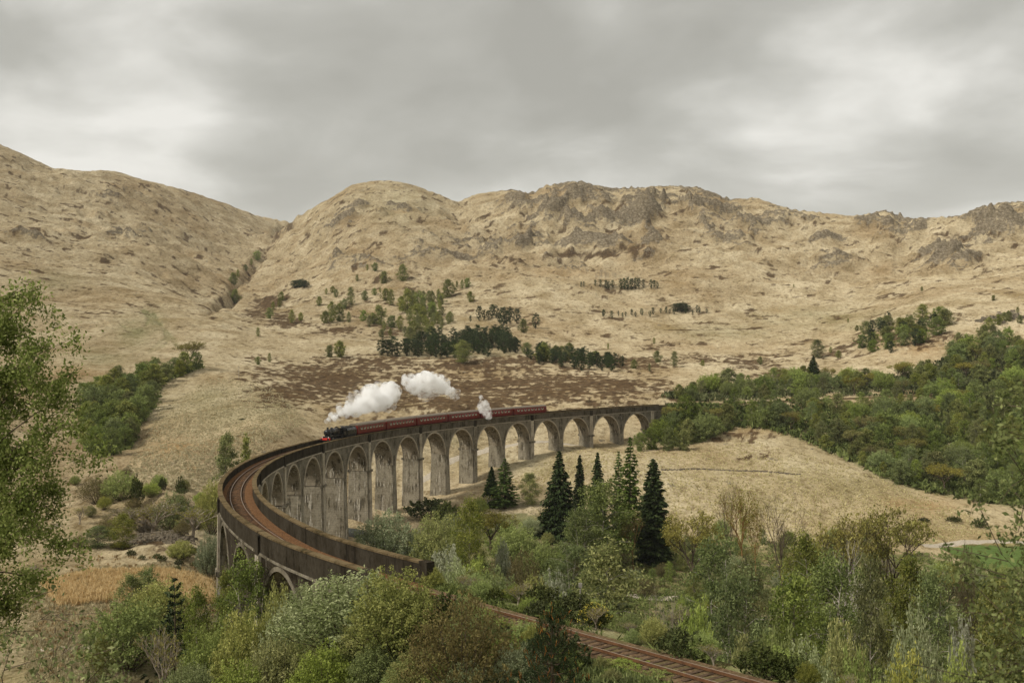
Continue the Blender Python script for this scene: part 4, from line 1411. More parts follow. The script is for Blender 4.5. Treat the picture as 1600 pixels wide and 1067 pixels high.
def make_bare(name, h, w, seed, bmat, lmat=None, nleaf=0, leaf=.1, depth=5, fan=3, base=.25, up=.55):
    """bare tree: recursive branching; optional thin veil of buds"""
    rng = np.random.default_rng(seed); rs = random.Random(seed)
    mb = MB(); tips = []

    def grow(p, d, L, r, lev):
        q = p + d * L * .5 + Vector((rs.gauss(0, .04), rs.gauss(0, .04), 0)) * L
        e = q + (d + Vector((rs.gauss(0, .14), rs.gauss(0, .14), rs.gauss(.04, .08)))).normalized() * L * .5
        mb.tube([tuple(p), tuple(q), tuple(e)], [r, r * .8, r * .6], 6 if lev < 2 else (4 if lev < 3 else 3), False)
        if lev >= depth:
            tips.append((q, e)); return
        if lev >= depth - 2:
            tips.append((q, e))
        n = fan if lev > 0 else fan + 2
        for i in range(n):
            a = i * 2 * math.pi / n + rs.uniform(-.6, .6)
            s = rs.uniform(.45, .95)
            nd = (d * (1.0 if i else 1.6) + Vector((math.cos(a) * s, math.sin(a) * s, rs.uniform(-.05, .35)))).normalized()
            st = q.lerp(e, rs.uniform(.1, 1.0)) if i else e
            grow(st, nd, L * rs.uniform(.58, .82), r * .58, lev + 1)
    grow(Vector((0, 0, 0)), Vector((rs.uniform(-.06, .06), rs.uniform(-.06, .06), 1)).normalized(), h * base * 1.4, h * .017, 0)
    V = np.array(mb.v); s = h / V[:, 2].max(); sw = w / max(1e-3, (np.percentile(np.abs(V[:, :2]), 98) * 2))
    V = V * np.array([sw, sw, s]); mb.v = [tuple(p) for p in V]
    tm = mb.mesh(name + '_trunk', bmat); cm = None
    if lmat:
        seg = np.array([[tuple(a), tuple(b)] for a, b in tips])
        k = rng.integers(0, len(seg), nleaf); g = rng.random((nleaf, 1)) * 1.15
        C = (seg[k, 0] * (1 - g) + seg[k, 1] * g) * np.array([sw, sw, s]) + rng.normal(0, .016 * h, (nleaf, 3))
        V, F, Tn = leaf_cards(C, leaf, rng, np.clip(rng.normal(.5, .25, nleaf), 0, 1), .6)
        cm = np_mesh(name + '_crown', V, F, [lmat], {'tint': Tn})
    return tm, cm, h


def make_shoots(name, h, w, nst, nleaf, leaf, lmat, bmat, seed, spread=.10, shape='dome', tipbias=.5):
    """many-stemmed shrub of upright shoots, leafy along each shoot"""
    rng = np.random.default_rng(seed); rs = random.Random(seed)
    mb = MB(); Cs, Ts = [], []
    per = max(6, nleaf // nst)
    for i in range(nst):
        a = i * 2.39996; q = math.sqrt((i + .5) / nst)
        ex, ey = math.cos(a) * q * w / 2, math.sin(a) * q * w / 2
        top = h * math.sqrt(max(.06, 1 - .86 * q * q)) * rs.uniform(.78, 1.05)
        p0 = Vector((ex * .18, ey * .18, 0)); p1 = Vector((ex * .75, ey * .75, top * .55)); p2 = Vector((ex * 1.02, ey * 1.02, top))
        if i % 2 == 0:
            mb.tube([tuple(p0), tuple(p1), tuple(p2)], [h * .009, h * .005, .006], 4, False)
        g = rng.random(per) ** tipbias
        g = .18 + .82 * g
        P0, P1, P2 = (np.array(tuple(v)) for v in (p0, p1, p2))
        C = ((1 - g) ** 2)[:, None] * P0 + (2 * g * (1 - g))[:, None] * P1 + (g ** 2)[:, None] * P2
        C = C + rng.normal(size=(per, 3)) * spread * h * (1.25 - g)[:, None] * np.array([1, 1, .8])
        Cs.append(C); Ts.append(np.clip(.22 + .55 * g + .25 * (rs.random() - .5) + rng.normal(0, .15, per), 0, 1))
    C = np.concatenate(Cs); T = np.concatenate(Ts); C[:, 2] = np.maximum(C[:, 2], .04)
    V, F, Tn = leaf_cards(C, leaf, rng, T, .5, 0, .55)
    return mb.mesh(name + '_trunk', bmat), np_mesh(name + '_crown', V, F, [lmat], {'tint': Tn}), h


PROTO = {}


def proto(key, kind, res, n=1):
    PROTO.setdefault(key, []).append((kind, *res))


for s in range(3):
    proto('birch', 'birch_tree', make_tree('birch', 12, 6.2, 1.6, 'oval', 36, 150, 13000, .125, .70, L_BIRCH, M_BIRCHBARK, 100 + s, .45, 1, .13))
    proto('olive', 'birch_tree', make_tree('olive_birch', 12, 6.4, 1.4, 'oval', 36, 150, 11500, .125, .70, L_OLIVE, M_BIRCHBARK, 110 + s, .45, 1 + s % 2, .12))
    proto('wood', 'broadleaf_tree', make_tree('wood_tree', 10, 8.4, .5, 'oval', 36, 130, 7500, .21, .74, L_BIRCH, M_BARK, 120 + s, .3, 1, .14))
    proto('woodolive', 'olive_broadleaf_tree', make_tree('wood_tree', 10, 8.6, .5, 'round', 36, 130, 7500, .21, .74, L_OLIVE, M_BARK, 130 + s, .3, 1, .14))  # olive-leaved variant of the wood's broadleaf trees, not a separate species
    proto('spruce', 'spruce_tree', make_conifer('spruce', 20, (9.0, 6.5, 5.2)[s], 38, 13, L_SPRUCE, M_BARK, 140 + s, .42, (.45, .35, .25)[s], 36, (.9, .75, .6)[s]))
    proto('sallow', 'willow_shrub', make_shoots('sallow', 6, 7.5, 80, 13000, .10, L_SALLOW, M_BARK, 150 + s, .085))
    proto('green', 'green_shrub', make_shoots('green_shrub', 6, 6.2, 70, 12000, .10, L_BIRCH, M_BARK, 160 + s, .09))
    proto('oliveshrub', 'olive_shrub', make_shoots('olive_shrub', 5, 5.6, 66, 9500, .095, L_OLIVE, M_BARK, 166 + s, .09))
    proto('bare', 'bare_tree', make_bare('bare', 12, 7, 170 + s, (M_GREYTWIG, M_RUSTTWIG, M_BARK)[s], None))
    proto('bronze', 'bronze_tree', make_bare('bronze', 11, 10, 180 + s, M_BARK, L_BRONZE, 4500, .14))
    proto('gorse', 'gorse_bush', make_shoots('gorse', 1.6, 2.6, 30, 1500, .09, L_GORSE, M_BARK, 190 + s, .12))
proto('larch', 'larch_tree', make_conifer('larch', 18, 5.5, 34, 9, L_LARCH, M_BARK, 200, .34, .12, 22, .7, .08))
proto('larch', 'larch_tree', make_conifer('larch', 18, 4.6, 34, 9, L_LARCH, M_BARK, 201, .32, .05, 20, .6, .08))
for s in range(2):
    proto('pine', 'pine_tree', make_tree('pine', 11, 6.5, 1.8, 'oval', 26, 60, 3600, .26, .62, L_PINE, M_BARK, 210 + s, .05, 1, .16, .3))
    proto('youngpine', 'pine_tree', make_conifer('young_pine', 7, 4.4, 15, 6, L_PINE, M_BARK, 215 + s, .20, -.25, 26, .7, .05))
    proto('blossom', 'willow_shrub', make_shoots('blossom', 5, 5, 46, 4600, .12, L_BLOSSOM, M_BARK, 220 + s, .085))
    proto('brown', 'brown_shrub', make_shoots('brown_shrub', 5, 7, 70, 9000, .085, L_BROWN, M_BARK, 230 + s, .10))
    proto('twiggy', 'twiggy_shrub', make_bare('twiggy', 5, 5.5, 240 + s, M_GREYTWIG, L_BRONZE, 900, .09, 5, 3, .12))
    proto('rusty', 'budding_tree', make_bare('rusty', 12, 6.5, 250 + s, M_RUSTTWIG, L_BRONZE, 1500, .11))
proto('pale', 'dead_pale_tree', make_bare('pale', 11, 8, 260, bark_mat('silver_dead_wood', (0.3, 0.26, 0.21), (0.58, 0.53, 0.46)), None, up=.6))
proto('sapling', 'bare_sapling', make_bare('sapling', 8, 2.4, 262, M_GREYTWIG, None, depth=3, fan=3, base=.3))
proto('poplar', 'aspen_tree', make_tree('aspen', 14, 4.6, .8, 'oval', 40, 150, 6000, .18, .5, L_BIRCH, M_BIRCHBARK, 264, -.1, 1, .14))
proto('poplar', 'aspen_tree', make_tree('aspen', 14, 4.0, .8, 'oval', 40, 130, 5000, .18, .48, L_BIRCH, M_BIRCHBARK, 265, -.1, 1, .13))

PR = random.Random(77)


def plant_at(key, x, y, H, wid=None, label=None, cat=None, group=None, idx=None):
    lst = PROTO[key]
    kind, tm, cm, h = lst[(idx if idx is not None else PR.randrange(len(lst))) % len(lst)]
    z = float(ground(x, y)) - 0.05
    r = empty(kind, (x, y, z), PR.uniform(0, 6.28))
    sz = H / h; sx = (wid if wid else sz * PR.uniform(.9, 1.15))
    r.scale = (sx, sx, sz)
    link('trunk', tm, r)
    if cm is not None:
        link('crown', cm, r)
    tag(r, label, cat or kind.split('_')[-1], group)
    return r


PROTO_W = {}
for k_, l_ in PROTO.items():
    PROTO_W[k_] = []
    for kind, tm, cm, h in l_:
        me = cm or tm
        co = np.empty(len(me.vertices) * 3, np.float32); me.vertices.foreach_get('co', co)
        co = co.reshape(-1, 3)
        PROTO_W[k_].append(2 * float(np.percentile(np.abs(co[:, :2]), 97)))


def plant(key, px, top, d, wpx=None, label=None, cat=None, group=None, idx=None):
    """a tree whose tip shows at photo row `top`, at depth d, crown about wpx wide"""
    x = (px - 800) / FPX * d
    H = zrow(top, d) - float(ground(x, d))
    H = max(H, 0.6)
    i = idx if idx is not None else PR.randrange(len(PROTO[key]))
    wid = None
    if wpx:
        wid = wpx * d / FPX / PROTO_W[key][i % len(PROTO_W[key])]
    return plant_at(key, x, d, H, wid, label, cat, group, i)
# ------------------------------------------------------------------ single trees and shrubs one can point to
G_C, G_R, G_B, G_L = 'conifers in the glen below the viaduct', 'trees in the wood at lower right', 'shrubs at the near end of the viaduct', 'scrub left of the viaduct'
ORD = ['leftmost', 'second from left', 'third from left', 'fourth from left', 'fifth from left', 'sixth from left', 'seventh from left', 'eighth from left', 'ninth from left', 'tenth from left', 'eleventh from left', 'twelfth from left', 'thirteenth from left', 'fourteenth from left']
CNT = ['', '', 'two', 'three', 'four', 'five', 'six', 'seven', 'eight', 'nine', 'ten', 'eleven', 'twelve', 'thirteen', 'fourteen']
LEAFY = {'fresh_birch_leaves': 'green', 'olive_leaves': 'olive', 'pale_sallow_leaves': 'pale grey-green', 'whitish_sallow_leaves': 'whitish', 'bronze_budding_leaves': 'bronze', 'brown_shrub_leaves': 'brown',
         'pine_needles': 'dark', 'dark_gorse': 'dark', 'dark_spruce_needles': 'dark', 'green_larch_needles': 'green'}


def name_group(group, what=None, where=None):
    """labels of a group's members: colour, size and place inside the group, then the order of those alike"""
    mem = [o for o in COL.objects if o.parent is None and o.get('group') == group]
    if len(mem) < 2: return
    px = [800 + FPX * o.location.x / o.location.y for o in mem]; py = [prow(o.location.z, o.location.y) for o in mem]
    hs = [o.scale.z for o in mem]; q1, q2 = np.percentile(hs, 33), np.percentile(hs, 67)
    x1, x2 = np.percentile(px, 33), np.percentile(px, 67); y1, y2 = np.percentile(py, 33), np.percentile(py, 67)
    buck = {}
    for o, a, b, h_ in zip(mem, px, py, hs):
        cr = [c for c in o.children if c.name.startswith('crown')]
        tone = LEAFY.get(cr[0].data.materials[0].name, 'green') if cr else 'leafless'
        size = 'small' if h_ < q1 else ('large' if h_ > q2 else 'medium')
        col_ = 'left' if a < x1 else ('right' if a > x2 else 'middle'); row = 'upper' if b < y1 else ('lower' if b > y2 else 'central')
        spot = {'centralmiddle': 'centre'}.get(row + col_, row + ' ' + col_)
        buck.setdefault((size, tone, spot), []).append((a, o))
    for (size, tone, spot), l in buck.items():
        l.sort(key=lambda t_: t_[0])
        for i, (a, o) in enumerate(l):
            lab = '%s %s %s, %s of %s' % (size, tone, o['category'], spot, group)
            if 1 < len(l) <= 14: lab += ', %s of %s' % (ORD[i], CNT[len(l)])
            ws = lab.split()
            o['label'] = lab if len(ws) <= 16 else ' '.join(ws[:16])


SINGLES = [
    # conifers and trees between the viaduct and the road
    ('spruce', 874, 704, 268, 64, 'broad dark spruce, widest of the dark conifers below the arches', 'spruce', G_C, 0),
    ('spruce', 906, 710, 263, 24, 'slender dark spruce right of the broad spruce, narrowest of the conifers', 'spruce', G_C, 2),
    ('spruce', 934, 706, 262, 36, 'dark spruce whose tip shows above a round olive birch', 'spruce', G_C, 1),
    ('spruce', 1021, 716, 248, 50, 'tall columnar dark spruce standing alone at the right of the conifers', 'spruce', G_C, 2),
    ('larch', 985, 682, 256, 42, 'tall slim green larch left of the columnar dark spruce', 'larch', G_C, 0),
    ('larch', 967, 704, 262, 28, 'shorter green larch left of the tall slim larch', 'larch', G_C, 1),
    ('spruce', 768, 728, 300, 26, 'small dark spruce just in front of the viaduct piers', 'spruce', G_C, 1),
    ('larch', 789, 716, 297, 38, 'green larch beside the small dark spruce at the piers', 'larch', G_C, 0),
    ('birch', 828, 738, 298, 32, 'small round green birch on the pale field near the piers', 'birch', G_C),
    ('olive', 942, 752, 238, 84, 'wide olive birch standing in front of the conifers', 'birch', G_C),
    ('olive', 908, 792, 232, 56, 'olive birch at the foot of the slender dark spruce', 'birch', G_C),
    ('birch', 733, 780, 212, 48, 'upright green birch right of the two rounded willows', 'birch', G_C),
    ('sallow', 607, 796, 226, 112, 'large pale grey-green willow rounded like a dome at the foot of the piers', 'willow', G_C, 0),
    ('green', 685, 797, 222, 82, 'dark green round willow beside the large pale dome', 'willow', G_C, 0),
    ('blossom', 697, 846, 190, 56, 'pale willow just behind the near end of the parapet', 'willow', G_C),
    ('gorse', 668, 776, 285, 70, 'low dark pine scrub spreading behind the pale willow', 'bush', G_C, 0),
    ('gorse', 700, 782, 275, 44, 'second patch of low dark scrub below the arches', 'bush', G_C, 1),
    ('bronze', 766, 796, 250, 78, 'brownish sparse tree right of the upright green birch', 'tree', G_C),
    ('oliveshrub', 806, 815, 235, 70, 'olive shrub in the hollow left of the broad spruce', 'shrub', G_C),
    ('blossom', 786, 838, 215, 24, 'small silvery willow spire in the hollow', 'willow', G_C),
    ('oliveshrub', 850, 842, 215, 66, 'olive shrub at the foot of the broad spruce', 'shrub', G_C),
    ('olive', 892, 850, 205, 62, 'rounded olive tree below the slender spruce', 'birch', G_C),
    ('brown', 820, 858, 185, 60, 'rust-brown shrub in the middle of the hollow', 'shrub', G_C),
    ('oliveshrub', 740, 870, 180, 70, 'olive shrub right of the end of the parapet', 'shrub', G_C),
    ('rusty', 990, 792, 240, 40, 'rust-coloured leafless tree just left of the columnar spruce', 'tree', G_C),
    # right-hand wood, back rows
    ('bronze', 1086, 792, 215, 96, 'bronze budding oak right of the columnar spruce', 'oak', G_R, 0),
    ('rusty', 1160, 752, 236, 60, 'tall orange-brown leafless tree against the pale field', 'tree', G_R, 0),
    ('rusty', 1182, 772, 232, 40, 'thinner orange-brown leafless tree beside the tall one', 'tree', G_R, 1),
    ('bare', 1143, 745, 240, 46, 'bare grey tree left of the orange-brown trees', 'tree', G_R, 2),
    ('bare', 1226, 766, 205, 72, 'leafless dark tree standing alone in front of the pale field', 'tree', G_R, 2),
    ('birch', 1262, 832, 170, 72, 'dark green birch right of the leafless dark tree', 'birch', G_R),
    ('pale', 1330, 832, 152, 76, 'pale bare tree with silver branches above the green birches', 'tree', G_R, 0),
    ('bronze', 1322, 800, 190, 88, 'brown budding oak behind the pale bare tree', 'oak', G_R, 1),
    ('bronze', 1398, 794, 196, 116, 'wide bronze budding oak at the edge of the pale field', 'oak', G_R, 2),
    ('olive', 1120, 836, 165, 80, 'bright olive birch below the bronze oak', 'birch', G_R),
    ('birch', 1165, 868, 150, 66, 'light green birch below the orange-brown trees', 'birch', G_R),
    ('olive', 1302, 866, 138, 110, 'broad olive birch below the pale bare tree', 'birch', G_R),
    ('birch', 1362, 872, 116, 64, 'slim birch with a long white trunk in the right wood', 'birch', G_R),
    ('olive', 1242, 892, 118, 96, 'olive birch in front of the dark green birch', 'birch', G_R),
    ('birch', 1424, 872, 150, 78, 'green birch below the wide bronze oak', 'birch', G_R),
    ('olive', 1462, 882, 146, 70, 'olive birch between the green birch and the green pitch', 'birch', G_R),
    ('brown', 1512, 850, 165, 34, 'dark brown bushy tree against the green pitch', 'tree', G_R),
    ('birch', 1556, 906, 126, 84, 'round green birch below the green pitch', 'birch', G_R),
    ('blossom', 1506, 946, 118, 48, 'whitish flowering willow in the right wood', 'willow', G_R),
    ('sallow', 1432, 946, 102, 96, 'grey-green willow right of the white-trunked birch', 'willow', G_R, 1),
    ('olive', 1152, 890, 112, 92, 'olive birch with thin twigs near the gravel patch', 'birch', G_R),
    ('oliveshrub', 1090, 930, 100, 70, 'olive shrub right of the dark leafless sapling', 'shrub', G_R),
    ('sapling', 1034, 916, 96, 60, 'dark leafless sapling with level twigs above the track', 'sapling', G_R),
    ('oliveshrub', 1000, 962, 92, 70, 'olive shrub below the leafless sapling beside the rails', 'shrub', G_R),
    ('sallow', 1260, 1000, 70, 110, 'pale willow at the bottom edge, right of the rails', 'willow', G_R, 2),
    ('oliveshrub', 1340, 1012, 72, 90, 'olive shrub at the bottom edge, second from the rails', 'shrub', G_R),
    ('green', 1420, 1004, 74, 84, 'green shrub at the bottom edge, third from the rails', 'shrub', G_R),
    ('oliveshrub', 1500, 1000, 74, 90, 'olive shrub at the bottom edge near the right corner', 'shrub', G_R),
    ('green', 1170, 985, 84, 84, 'green shrub just above the rails at lower right', 'shrub', G_R),
    ('oliveshrub', 1100, 985, 80, 80, 'low olive shrub overhanging the rails', 'shrub', G_R),
    ('green', 1320, 960, 92, 90, 'mid-green shrub below the white-trunked birch', 'shrub', G_R),
    ('oliveshrub', 1216, 962, 96, 90, 'twiggy olive shrub below the olive birch', 'shrub', G_R),
    # between the track and the hollow
    ('birch', 948, 852, 116, 124, 'spreading light green birch beside the lamp pole', 'birch', G_B, 1),
    ('blossom', 868, 888, 128, 62, 'whitish willow left of the lamp pole', 'willow', G_B),
    ('green', 838, 896, 120, 80, 'green willow behind the near rails', 'willow', G_B),
    ('oliveshrub', 770, 878, 128, 86, 'olive shrub right of the parapet end', 'shrub', G_B),
    ('sallow', 716, 872, 138, 72, 'pale willow behind the parapet end', 'willow', G_B, 1),
    ('oliveshrub', 880, 932, 98, 84, 'dark olive shrub left of the lamp pole foot', 'shrub', G_B),
    ('green', 800, 916, 104, 70, 'green shrub hanging over the rails past the parapet', 'shrub', G_B),
    ('oliveshrub', 950, 940, 100, 80, 'olive shrub right of the lamp pole foot', 'shrub', G_B),
    # in front of the near end of the viaduct
    ('sallow', 548, 892, 68, 210, 'big pale green willow in front of the last arch', 'willow', G_B, 0),
    ('sallow', 462, 916, 76, 110, 'pale willow left of the biggest one, below the last arch', 'willow', G_B, 2),
    ('green', 618, 882, 62, 130, 'green willow hiding the end of the left parapet', 'willow', G_B, 0),
    ('brown', 722, 928, 52, 170, 'dark brown leafy shrub at bottom centre', 'shrub', G_B, 0),
    ('olive', 384, 868, 97, 74, 'slim young birch growing in front of the left pier', 'birch', G_B),
    ('birch', 352, 894, 104, 46, 'narrow birch against the left edge of the tall left pier', 'birch', G_B),
    ('green', 432, 904, 84, 60, 'green willow sprout below the small dark arch', 'willow', G_B, 1),
    ('green', 380, 944, 82, 92, 'dense green shrub below the slim young birch', 'shrub', G_B, 1),
    ('youngpine', 271, 903, 112, 72, 'young green pine at the edge of the straw-coloured meadow', 'pine', G_B, 0),
    ('olive', 306, 918, 104, 46, 'thin birch with a pale stem right of the young pine', 'birch', G_B),
    ('oliveshrub', 326, 978, 84, 92, 'grey-olive willow right of the twiggy brown bush', 'willow', G_B),
    ('twiggy', 256, 984, 92, 90, 'twiggy brown leafless bush below the young pine', 'bush', G_B),
    ('green', 430, 984, 72, 110, 'green shrub at the bottom edge left of the big willow', 'shrub', G_B, 2),
    ('green', 590, 966, 64, 120, 'dark green shrub below the big pale willow', 'shrub', G_B, 1),
    ('oliveshrub', 510, 1000, 62, 110, 'olive shrub at the bottom edge below the big willow', 'shrub', G_B, 1),
    ('oliveshrub', 370, 1030, 66, 100, 'olive shrub at the bottom edge left of centre', 'shrub', G_B, 2),
    ('oliveshrub', 290, 1030, 70, 90, 'olive shrub at the bottom edge near the twiggy bush', 'shrub', G_B, 0),
    ('green', 660, 1016, 56, 100, 'green shrub at the bottom edge below the brown shrub', 'shrub', G_B, 0),
    ('green', 768, 1002, 56, 80, 'green bramble mound left of the dark pine top', 'shrub', G_B, 2),
    ('oliveshrub', 985, 1036, 52, 100, 'olive bush between the rails and the bottom edge', 'bush', G_B, 1),
    ('oliveshrub', 1040, 1052, 50, 90, 'pale olive bush in front of the rails at the bottom', 'bush', G_B, 2),
    # left of the viaduct
    ('poplar', 352, 676, 232, 34, 'tall bright green aspen behind the bend of the viaduct', 'aspen', G_L, 0),
    ('poplar', 385, 680, 240, 22, 'smaller aspen just right of the tall aspen', 'aspen', G_L, 1),
    ('green', 330, 748, 218, 46, 'green willow tucked against the bend of the viaduct', 'willow', G_L),
    ('sallow', 326, 830, 178, 40, 'pale willow left of the tall pier', 'willow', G_L, 0),
    ('green', 281, 843, 185, 40, 'low round green shrub on the stream bank', 'shrub', G_L, 1),
    ('birch', 190, 803, 196, 36, 'small bright green birch above the stony stream bank', 'birch', G_L),
    ('olive', 152, 822, 196, 46, 'olive birch left of the small bright green one', 'birch', G_L),
    ('twiggy', 236, 784, 212, 80, 'leafless grey scrub above the stony bank', 'scrub', G_L, 0),
    ('twiggy', 300, 792, 204, 74, 'leafless brown scrub beside the viaduct bend', 'scrub', G_L, 1),
    ('twiggy', 200, 790, 220, 60, 'pale leafless scrub left of the stony bank', 'scrub', G_L, 0),
    ('oliveshrub', 188, 733, 238, 54, 'dark olive scrub at the foot of the left field', 'scrub', G_L),
    ('gorse', 213, 740, 232, 20, 'dark green bush right of the dark olive scrub', 'bush', G_L, 0),
    ('brown', 152, 742, 240, 60, 'brown scrub left of the dark olive scrub', 'scrub', G_L),
    ('oliveshrub', 270, 768, 222, 60, 'olive scrub below the left field', 'scrub', G_L),
    ('gorse', 253, 744, 245, 12, 'upper of two small dark bushes on the left field edge', 'bush', G_L, 1),
    ('gorse', 281, 742, 246, 14, 'small dark bush nearest the viaduct bend on the left field', 'bush', G_L, 2),
    ('gorse', 284, 762, 238, 18, 'lower dark bush on the left field edge', 'bush', G_L, 0),
    ('gorse', 378, 666, 345, 10, 'lone low bush in the middle of the left field', 'bush', G_L, 1),
    # far landmarks
    ('spruce', 1271, 555, depth_at(1271, 594, 350, 900), 26, 'single dark spruce rising from the right-hand wood', 'spruce', None, 0),
    ('birch', 1277, 530, depth_at(1277, 560, 400, 1000), 20, 'tall pale birch just above the single dark spruce', 'birch', None, 0),
    ('bronze', 297, 532, depth_at(297, 575, 350, 900), 42, 'round bronze oak at the top of the left wood', 'oak', None, 1),
    ('birch', 722, 532, depth_at(722, 568, 400, 900), 28, 'bright green birch in front of the dark pine band', 'birch', None, 1),
    ('gorse', 1492, 806, 300, 22, 'round dark gorse bush on the slope above the green pitch', 'bush', None, 2),
    ('gorse', 1532, 808, 296, 22, 'paler gorse bush right of the round dark one', 'bush', None, 0),
    ('gorse', 1445, 808, 300, 16, 'low brown-edged bush left of the round dark gorse', 'bush', None, 1),
    ('gorse', 108, 582, 440, 6, 'tiny dark bush alone on the left pasture', 'bush', None, 1),
]
for e in SINGLES:
    key, px, top, d, w_, lab, cat, grp = e[:8]
    plant(key, px, top, d, w_, lab, cat, grp, e[8] if len(e) > 8 else None)

for c_, top_, base_, h_, g_ in ((469, 435, 450, 1500, 'the lone clump high on the middle hillside'), (1064, 471, 487, 1500, 'the clump ending the stunted line')):
    for i, dx in enumerate((-9, -5, -1, 3, 7, 10)):
        plant('pine', c_ + dx, top_ + abs(dx) * .35 + (i % 3), depth_at(c_ + dx, base_ - (i % 2), 500, h_), 13, 'dark pine', 'pine', g_, i)
    name_group(g_)
# a yellow-flowered gorse beside the rails
tm, cm, h = make_shoots('yellow_gorse', 1.8, 2.2, 26, 1300, .07, L_GORSE, M_BARK, 301, .12)
_, fm, _ = make_shoots('gorse_flowers', 1.85, 2.3, 26, 420, .055, L_YELLOW, M_BARK, 301, .12, tipbias=.25)
for px, d, s, lab in ((930, 63, 1.0, 'yellow flowering gorse bush beside the rails at bottom centre'), (1240, 470, 1.6, 'yellow gorse speck on the far railway bank'),):
    x = (px - 800) / FPX * d
    r = empty('gorse_bush', (x, d, float(ground(x, d)) - .05)); r.scale = (s, s, s)
    link('trunk', tm, r); link('crown', cm, r); link('flowers', fm, r)['kind'] = 'stuff'
    tag(r, lab, 'gorse', 'yellow gorse bushes by the railway')

# ------------------------------------------------------------------ groups of trees that share a look
def inside(poly, x, y):
    c = False; n = len(poly)
    for i in range(n):
        (x1, y1), (x2, y2) = poly[i], poly[(i + 1) % n]
        if (y1 > y) != (y2 > y) and x < (x2 - x1) * (y - y1) / (y2 - y1) + x1:
            c = not c
    return c


def scatter(poly_px, n, key_fn, h_fn, gap, lab, cat, grp, dmin=60, dmax=1400, tries=40, avoid_rail=True, seed=1, fat=1.0):
    """trees spread over the ground that shows inside a photo outline, at least `gap` metres apart"""
    r = random.Random(seed); placed = []
    xs = [p[0] for p in poly_px]; ys = [p[1] for p in poly_px]
    for _ in range(n * tries):
        if len(placed) >= n: break
        px, py = r.uniform(min(xs), max(xs)), r.uniform(min(ys), max(ys))
        if not inside(poly_px, px, py): continue
        d = depth_at(px, py, dmin, dmax); x = (px - 800) / FPX * d
        if any((x - a) ** 2 + (d - b) ** 2 < gap * gap for a, b in placed): continue
        if avoid_rail and 380 < d < 640:
            dd = np.hypot(RAILF[:, 0] - x, RAILF[:, 1] - d).min()
            if dd < 5: continue
        placed.append((x, d))
        key = key_fn(r, px, py)
        hh_ = h_fn(r, px, py); plant_at(key, x, d, hh_, hh_ / PROTO[key][0][3] * r.uniform(fat * .9, fat * 1.2), lab, cat, grp, r.randrange(10))
    name_group(grp)
    return placed


RAILN = rail_path(np.arange(366, 450, 1.0))
RAILF = rail_path(np.arange(-330, -16, 3.0))
# right-hand wood on the slope below and above the far railway
scatter(WOODL, 235, lambda r, a, b: r.choice(['wood', 'wood', 'woodolive', 'woodolive', 'birch', 'olive', 'olive', 'birch', 'oliveshrub', 'bronze']), lambda r, a, b: r.triangular(3.5, 12, 8.5), 4.6,
        'green birch crowded in the right-hand wood below the far railway', 'tree', 'the right-hand wood', 280, 560, seed=3, fat=1.15)
scatter(WOODU, 110, lambda r, a, b: r.choice(['wood', 'woodolive', 'wood', 'woodolive', 'birch', 'olive', 'oliveshrub', 'bronze']), lambda r, a, b: r.triangular(4, 12, 8), 4.8,
        'green tree in the belt behind the far railway line', 'tree', 'the far railway belt', 440, 800, seed=4, fat=1.2)
scatter([(1345, 552), (1350, 520), (1400, 505), (1470, 497), (1482, 512), (1450, 535), (1400, 556)], 30, lambda r, a, b: r.choice(['wood', 'woodolive', 'pine']), lambda r, a, b: r.uniform(7, 11), 5.5,
        'dark green tree of the clump on the brown knoll at right', 'tree', 'the knoll clump', 500, 900, seed=5, fat=1.2)
scatter([(1480, 560), (1500, 535), (1560, 530), (1610, 545), (1610, 580), (1500, 590)], 22, lambda r, a, b: r.choice(['wood', 'woodolive']), lambda r, a, b: r.uniform(8, 12), 6,
        'green tree of the clump on the knoll at the right edge', 'tree', 'the right-edge knoll', 450, 800, seed=6)
scatter([(1530, 520), (1560, 500), (1600, 500), (1600, 525)], 6, lambda r, a, b: 'wood', lambda r, a, b: r.uniform(5, 8), 6,
        'small green tree beside the pale rock at the right edge', 'tree', 'the pale rocks', 500, 900, seed=7)
# left wood in the dip
scatter(LW, 52, lambda r, a, b: r.choice(['woodolive', 'woodolive', 'wood']), lambda r, a, b: r.uniform(7, 10), 4.6,
        'dark olive tree with a rounded crown in the left wood', 'tree', 'the left wood', 250, 560, seed=8, fat=1.15)
# hillside woods above the moor
scatter([(592, 556), (640, 548), (680, 535), (740, 528), (790, 530), (812, 545), (808, 556), (740, 560), (660, 560)], 95, lambda r, a, b: 'pine', lambda r, a, b: r.uniform(7, 12), 3.4,
        'dark pine in the dense band above the moor', 'pine', 'the pine band', 500, 900, seed=9, fat=1.35)
scatter([(815, 556), (830, 548), (870, 555), (920, 562), (975, 572), (978, 580), (900, 580), (840, 570)], 50, lambda r, a, b: r.choice(['pine', 'pine', 'wood']), lambda r, a, b: r.uniform(6, 10), 3.6,
        'dark tree in the shorter band right of the long pine band', 'tree', 'the shorter band', 450, 900, seed=10, fat=1.3)
scatter([(625, 536), (640, 505), (670, 470), (685, 465), (705, 500), (700, 520), (660, 536)], 34, lambda r, a, b: r.choice(['birch', 'wood']), lambda r, a, b: r.uniform(7, 12), 5,
        'green birch on the slope just above the dark pine band', 'birch', 'the birch slope', 600, 1100, seed=11)
